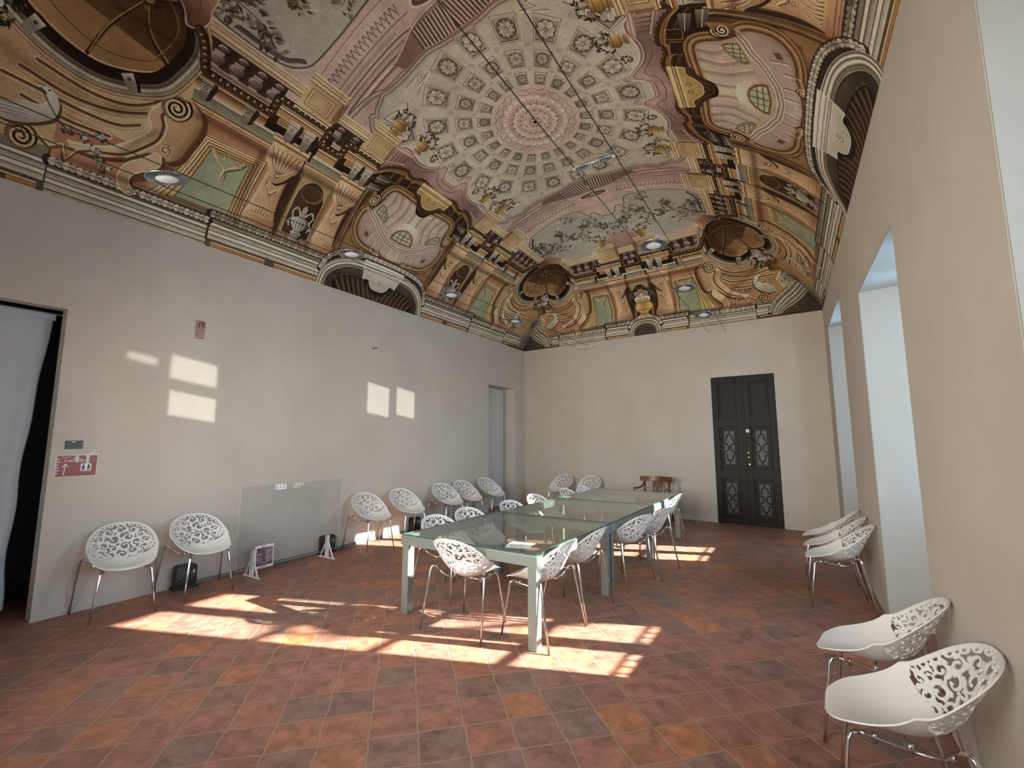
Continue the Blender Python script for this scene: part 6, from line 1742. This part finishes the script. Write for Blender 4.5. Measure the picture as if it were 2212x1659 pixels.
cur_([(1.2, 2.2), (0.8, 1.2), (0.6, 0.4), (0.9, 0.0), (1.6, 0.2), (2.1, 0.6)], 0.050)
cur_([(0.6, 0.9), (0.1, 0.9), (0.0, 0.3), (0.4, 0.0), (0.9, 0.4), (0.6, 0.9), (1.2, 0.8)], 0.088)   # o
cur_([(0.1, 0.9), (0.0, 0.2), (0.3, 0.0), (0.8, 0.4)], 0.106)                                    # i
cur_([(0.0, 0.3), (0.7, 1.6), (0.6, 2.1), (0.3, 1.8), (0.1, 0.4), (0.4, 0.0), (0.9, 0.4)], 0.119)  # l
cur_([(0.0, 0.4), (0.6, 0.7), (0.5, 1.0), (0.0, 0.7), (0.0, 0.2), (0.4, 0.0), (0.9, 0.4)], 0.136)  # e
cur_([(0.5, 1.8), (0.1, 0.4), (0.3, 0.0), (0.8, 0.4)], 0.152); cur_([(0.0, 1.2), (0.9, 1.3)], 0.152)  # t
cur_([(0.5, 1.8), (0.1, 0.4), (0.3, 0.0), (0.8, 0.4)], 0.168); cur_([(0.0, 1.2), (0.9, 1.3)], 0.168)  # t
cur_([(0.0, 0.4), (0.6, 0.7), (0.5, 1.0), (0.0, 0.7), (0.0, 0.2), (0.5, 0.0), (1.6, 0.6), (2.8, 1.3)], 0.184)  # e
mb.build('lettering', M_white, sg)
mb = MB(); mb.box((0.004, 0.178, 0.048), (0.005, 0.256, 0.120)); pg = mb.build('pictogram', M_white, sg)
mb = MB()
for c, sk_ in ((0.198, True), (0.237, False)):
    mb.tube([(0.0051, c, 0.109), (0.0056, c, 0.109)], 0.0058, 12)
    mb.box((0.0051, c - 0.009, 0.076), (0.0056, c + 0.009, 0.101)) if not sk_ else mb.prism([(c - 0.006, 0.101), (c + 0.006, 0.101), (c + 0.0125, 0.078), (c - 0.0125, 0.078)], 0.0051, 0.0056)
    mb.box((0.0051, c - 0.0085, 0.053), (0.0056, c - 0.002, 0.079)); mb.box((0.0051, c + 0.002, 0.053), (0.0056, c + 0.0085, 0.079))
mb.build('figures', M_ink, pg)
mb = MB()
mb.box((0.0052, 0.135, 0.135), (0.0058, 0.160, 0.212)); mb.build('tape', M_tape, sg)
mb = MB(); mb.box((0.0052, 0.212, 0.118), (0.0058, 0.236, 0.214)); mb.build('tape', M_tape, sg)
mb = MB()
for k in range(6): mb.box((0.0052, -0.006, 0.03 + 0.026 * k), (0.0058, 0.020 + 0.006 * ((k * 5) % 3), 0.042 + 0.026 * k))
mb.box((0.0012, 0.240, 0.200), (0.0020, 0.275, 0.235))
mb.build('tape_fringe', M_tape, sg)

sw = empty('switch_plate', (0.0, 1.46, 1.515)); tag(sw, 'black rectangular switch plate above the red sign', 'switch')
mb = MB(); mb.box((0.0, 0, 0), (0.010, 0.125, 0.078)); mb.build('plate', mat('switch_black', (38, 44, 52), 0.35), sw, bevel=0.002)
mb = MB(); mb.box((0.010, 0.045, 0.062), (0.0115, 0.070, 0.070)); mb.build('indicator', M_white, sw)
mb = MB(); mb.tube([(0.010, 0.078, 0.032), (0.013, 0.078, 0.032)], 0.017, 20); mb.build('button', mat('switch_black', (38, 44, 52), 0.35), sw)

lf = empty('wall_tag', (0.0, 2.455, 2.77)); tag(lf, 'small faded reddish tag fixed high on the left wall', 'tag')
mb = MB(); mb.box((0.001, 0, 0), (0.006, 0.095, 0.215)); mb.build('card', mat('faded_red', (168, 138, 130), 0.7, var=0.15, vscale=30), lf)
mb = MB(); mb.box((0.006, 0.03, 0.13), (0.012, 0.092, 0.205)); mb.build('bracket_plate', mat('dark_red', (120, 78, 68), 0.6), lf)
mb = MB(); mb.box((0.012, 0.048, 0.130), (0.014, 0.092, 0.137)); mb.box((0.012, 0.048, 0.130), (0.014, 0.054, 0.200)); mb.build('frame_edge', mat('pale_edge', (196, 164, 152), 0.6), lf)

hk = empty('wall_hook', (0.0, 5.09, 3.10)); tag(hk, 'small dark iron hook stuck in the upper left wall', 'hook')
mb = MB(); mb.tube([(0, 0, 0), (0.035, 0, 0.0), (0.05, 0.01, 0.02), (0.05, 0.03, 0.025), (0.04, 0.045, 0.01)], 0.005, 8); mb.build('hook', M_iron, hk)
mb = MB(); mb.tube([(0.0, -0.01, 0), (0.004, -0.01, 0)], 0.022, 12); mb.build('plaster_patch', mat('plaster_grey', (170, 160, 148), 0.9), hk)
sn = MB(); sn.tube([(0.0, 10.05, 1.62), (0.012, 10.05, 1.62)], 0.012, 10)
tag(sn.build('wall_stud', mat('steel_plate', (190, 190, 186), 0.4, 0.3)), 'tiny round stud on the left wall near the corner', 'stud')

# ---------------------------------------------------------------- cable trunking along the foot of the left wall
mb = MB(); mb.box((0.0, 2.66, 0.0), (0.018, 5.9, 0.038))
tag(mb.build('baseboard_left', mat('grey_trunking', (122, 120, 120), 0.55)), 'grey cable trunking along the foot of the left wall', 'trunking', kind='structure')

# ---------------------------------------------------------------- black wall-side boxes
def power_box(y, lb, vents=True, x=0.02):
    r = empty('black_box', (x, y, 0)); tag(r, lb, 'box', 'black boxes on the floor by the left wall')
    M_b = mat('black_plastic', (26, 30, 32), 0.35); M_s = mat('box_trim', (150, 152, 154), 0.3, 0.6); M_l = mat('box_window', (60, 84, 80), 0.2)
    mb = MB(); prof = [(0, 0.02), (0.205, 0.02), (0.205, 0.215), (0.195, 0.235), (0.175, 0.245), (0.03, 0.245), (0.010, 0.235), (0, 0.215)]
    mb.prism(prof, 0.0, 0.095); b_ = mb.build('case', M_b, r, bevel=0.006)
    mb = MB(); mb.box((-0.01, -0.015, 0.0), (0.115, 0.220, 0.025)); mb.build('foot', M_b, r, bevel=0.004)
    mb = MB(); mb.box((0.095, 0.045, 0.135), (0.098, 0.185, 0.195)); mb.build('window', M_l, r)
    mb = MB(); mb.box((0.095, 0.160, 0.150), (0.0995, 0.178, 0.182)); mb.build('label', M_white, r)
    mb = MB()
    for a in (0.018, 0.155): mb.box((0.095, a, 0.118), (0.0995, a + 0.03, 0.124))
    mb.build('clip', M_s, r)
    mb = MB()
    for k in range(4): mb.box((0.095, 0.03, 0.035 + 0.02 * k), (0.099, 0.175, 0.043 + 0.02 * k))
    mb.build('grille', M_b, r)
    return r
power_box(2.43, 'black floor box with a grey window behind a chair leg near the doorway')
power_box(4.225, 'black floor box behind the white stand at the far end of the clear panel')
power_box(6.00, 'black floor box by the sunlit wall foot, half hidden by the glass tables')

# ---------------------------------------------------------------- clear acrylic panel on two white stands, with a framed notice
M_acr = glass_mat('acrylic', (247, 248, 249))
M_acre = mat('acrylic_edge', (190, 204, 206), 0.2)
ac = empty('clear_panel', (0.305, 2.945, 0.10)); tag(ac, 'large scratched clear acrylic screen standing before the left wall', 'screen')
mb = MB(); mb.add([(0, 0, 0), (0, 1.395, 0), (0, 1.395, 0.95), (0, 0, 0.95)], [(0, 1, 2, 3)]); mb.build('sheet', M_acr, ac, fix=False)
mb = MB()
for a, b in (((0, 0, 0), (0, 1.395, 0)), ((0, 0, 0.95), (0, 1.395, 0.95)), ((0, 0, 0), (0, 0, 0.95)), ((0, 1.395, 0), (0, 1.395, 0.95))): mb.bar(a, b, 0.004, 0.004, (1, 0, 0))
mb.build('edge', M_acre, ac)
mb = MB()
rs = random.Random(5)
for k in range(16):
    y, z = rs.uniform(0.1, 1.25), rs.uniform(0.3, 0.85); l = rs.uniform(0.04, 0.14)
    mb.bar((0.001, y, z), (0.001, y + rs.uniform(-0.02, 0.03), z + l), 0.0012, 0.0006, (1, 0, 0))
mb.build('scratches', mat('scratch', (180, 182, 186), 0.6), ac)
M_std = mat('white_board', (222, 222, 224), 0.5)
for y, lb in ((3.13, 'white A-shaped stand holding the near end of the clear screen'), (4.15, 'white A-shaped stand holding the far end of the clear screen')):
    r = empty('screen_stand', (0.305, y, 0)); tag(r, lb, 'stand', 'stands of the clear screen')
    mb = MB(); mb.box((-0.165, -0.009, 0), (0.165, 0.009, 0.014)); mb.build('foot', M_std, r)
    for s in (-1, 1):
        mb = MB(); mb.prism([(s * 0.020 - 0.012, 0.014), (s * 0.020 + 0.012, 0.014), (s * 0.020 + 0.012, 0.29), (s * 0.020, 0.305), (s * 0.020 - 0.012, 0.29)], -0.010, 0.010, 'y')
        mb.build('upright', M_std, r)
        mb = MB(); mb.bar((s * 0.13, 0, 0.012), (s * 0.03, 0, 0.20), 0.014, 0.014, (0, 1, 0)); mb.build('brace', M_std, r)
    mb = MB()
    for z in (0.285, 0.16, 0.04): mb.tube([(0.020, -0.014, z), (0.020, -0.009, z)], 0.004, 8)
    mb.build('screw', M_steel, r)
po = empty('framed_notice', (0.345, 3.135, 0.085)); tag(po, 'small white-framed notice with violet stripes leaning at the clear screen', 'notice')
mb = MB(); mb.box((-0.006, 0, 0), (0.006, 0.225, 0.262)); mb.build('frame', M_white, po, bevel=0.002)
mb = MB(); mb.box((0.006, 0.014, 0.030), (0.0072, 0.212, 0.235)); pic = mb.build('picture', mat('notice_violet', (112, 92, 104), 0.4, var=0.3, vscale=30, rgb2=(70, 66, 84)), po)
mb = MB()
for k in range(7):
    mb.bar((0.0076, 0.12 + 0.01 * (k % 2), 0.06 + 0.024 * k), (0.0076, 0.208, 0.085 + 0.025 * k), 0.006 + 0.002 * (k % 3), 0.0008, (1, 0, 0))
mb.build('streak', mat('notice_pale', (214, 200, 208), 0.5), pic)
mb = MB()
for k in range(3):
    z = 0.062 + 0.026 * k
    for a, b in (((0.024, z), (0.040, z)), ((0.024, z + 0.016), (0.040, z + 0.016)), ((0.024, z), (0.024, z + 0.016)), ((0.040, z), (0.040, z + 0.016))): ribbon(mb, [a, b], 0.0022, 0.0078)
    ribbon(mb, [(0.050, z + 0.008), (0.105 - 0.01 * k, z + 0.008)], 0.004, 0.0078)
ribbon(mb, [(0.024, 0.160), (0.085, 0.163)], 0.006, 0.0078)
mb.build('print_lines', M_white, pic)
mb = MB(); mb.box((0.0062, 0.075, 0.243), (0.0070, 0.105, 0.250)); mb.box((0.0062, 0.07, 0.014), (0.0070, 0.15, 0.020)); mb.build('caption', M_ink, po)

# ---------------------------------------------------------------- cable-hung disc lamps
M_al = mat('aluminium', (176, 180, 184), 0.3, 0.9)
M_dif = bpy.data.materials.new('lamp_diffuser'); M_dif.use_nodes = True
_b = M_dif.node_tree.nodes['Principled BSDF']; _b.inputs['Base Color'].default_value = (0.62, 0.62, 0.62, 1); _b.inputs['Emission Color'].default_value = (1, 0.96, 0.90, 1); _b.inputs['Emission Strength'].default_value = 0.10
def make_lamp():
    r = empty('disc_lamp')
    mb = MB()
    n = 44
    for k in range(n):
        a = 2 * math.pi * k / n; ca, sa_2 = math.cos(a), math.sin(a)
        R_ = Matrix.Rotation(a, 4, 'Z')
        mb.box((0.098, -0.0022, -0.014), (0.176, 0.0022, 0.014), R_)
    mb.build('louvre_fins', M_al, r)
    mb = MB()
    for rad in (0.100, 0.176):
        ring = [(rad * math.cos(2 * math.pi * k / 40), rad * math.sin(2 * math.pi * k / 40), 0.0) for k in range(41)]
        mb.tube(ring, 0.004, 6, cap=False)
    mb.build('rim', M_al, r)
    mb = MB(); mb.lathe([(0.0, -0.016), (0.085, -0.014), (0.097, -0.006), (0.098, 0.010), (0.0, 0.012)], n=32); mb.build('diffuser', M_dif, r, smooth=True)
    for s in (-1, 1):
        mb = MB(); mb.tube([(s * 0.165, 0, 0), (s * 0.205, 0, 0)], 0.008, 8); mb.box((s * 0.195 - 0.012, -0.016, -0.010), (s * 0.195 + 0.012, 0.016, 0.010)); mb.build('clip', M_steel, r)
    return r
lamp0 = make_lamp(); first = True
TR = {0: 1.80, 1: 4.70}
def zw(y): return 3.615 + (y - 1.0) * 0.012
LAMPS = [(0, 1.41, 12, 'disc lamp on the left cables, nearest the viewer'), (0, 3.16, 3, 'disc lamp on the left cables, second from the viewer'), (0, 4.90, -4, 'disc lamp on the left cables, third from the viewer'), (0, 6.68, -3, 'disc lamp on the left cables, nearest the far corner'),
         (1, 1.25, 4, 'disc lamp on the right cables above the viewer'), (1, 2.98, 40, 'disc lamp on the right cables tipped on edge, fins showing'), (1, 4.72, -3, 'disc lamp on the right cables over the middle table'), (1, 6.40, -4, 'disc lamp on the right cables over the far table'), (1, 8.05, -8, 'disc lamp on the right cables nearest the end wall')]
for tr, y, tilt, lb in LAMPS:
    r = lamp0 if first else copy_tree(lamp0); first = False
    r.scale = (0.79, 0.79, 0.79); r.location = (TR[tr], y, zw(y)); r.rotation_euler = (math.radians(tilt), 0, 0)
    tag(r, lb, 'lamp', 'cable-hung disc lamps')
for tr, nm in ((0, 'left'), (1, 'right')):
    for s in (-1, 1):
        x = TR[tr] + s * 0.158
        mb = MB(); mb.tube([(x, yn(x) - 0.02, zw(-0.4)), (x, 9.80, zw(9.8) + 0.04)], 0.0036, 6)
        tag(mb.build('steel_cable', M_iron), 'thin steel lamp cable over the %s of the room, %s of its pair' % (nm, 'left one' if s < 0 else 'right one'), 'cable', 'lamp cables')
    xc = TR[tr] + (0.06 if tr == 0 else 0.0)
    r = empty('cable_bar', (TR[tr], 9.80, zw(9.8) + 0.04)); tag(r, 'white tension bar of the %s lamp cables by the end wall' % nm, 'bar', 'cable tension bars')
    mb = MB(); mb.box((-0.235, -0.012, -0.012), (0.235, 0.012, 0.012)); mb.build('bar', M_white, r, bevel=0.003)
    for s in (-1, 1):
        mb = MB(); mb.tube([(s * 0.195, 0.0, 0.0), (s * 0.195, yb(TR[tr] + s * .195) - 9.80 + 0.01, 0.012)], 0.005, 6); mb.build('anchor', M_steel, r)
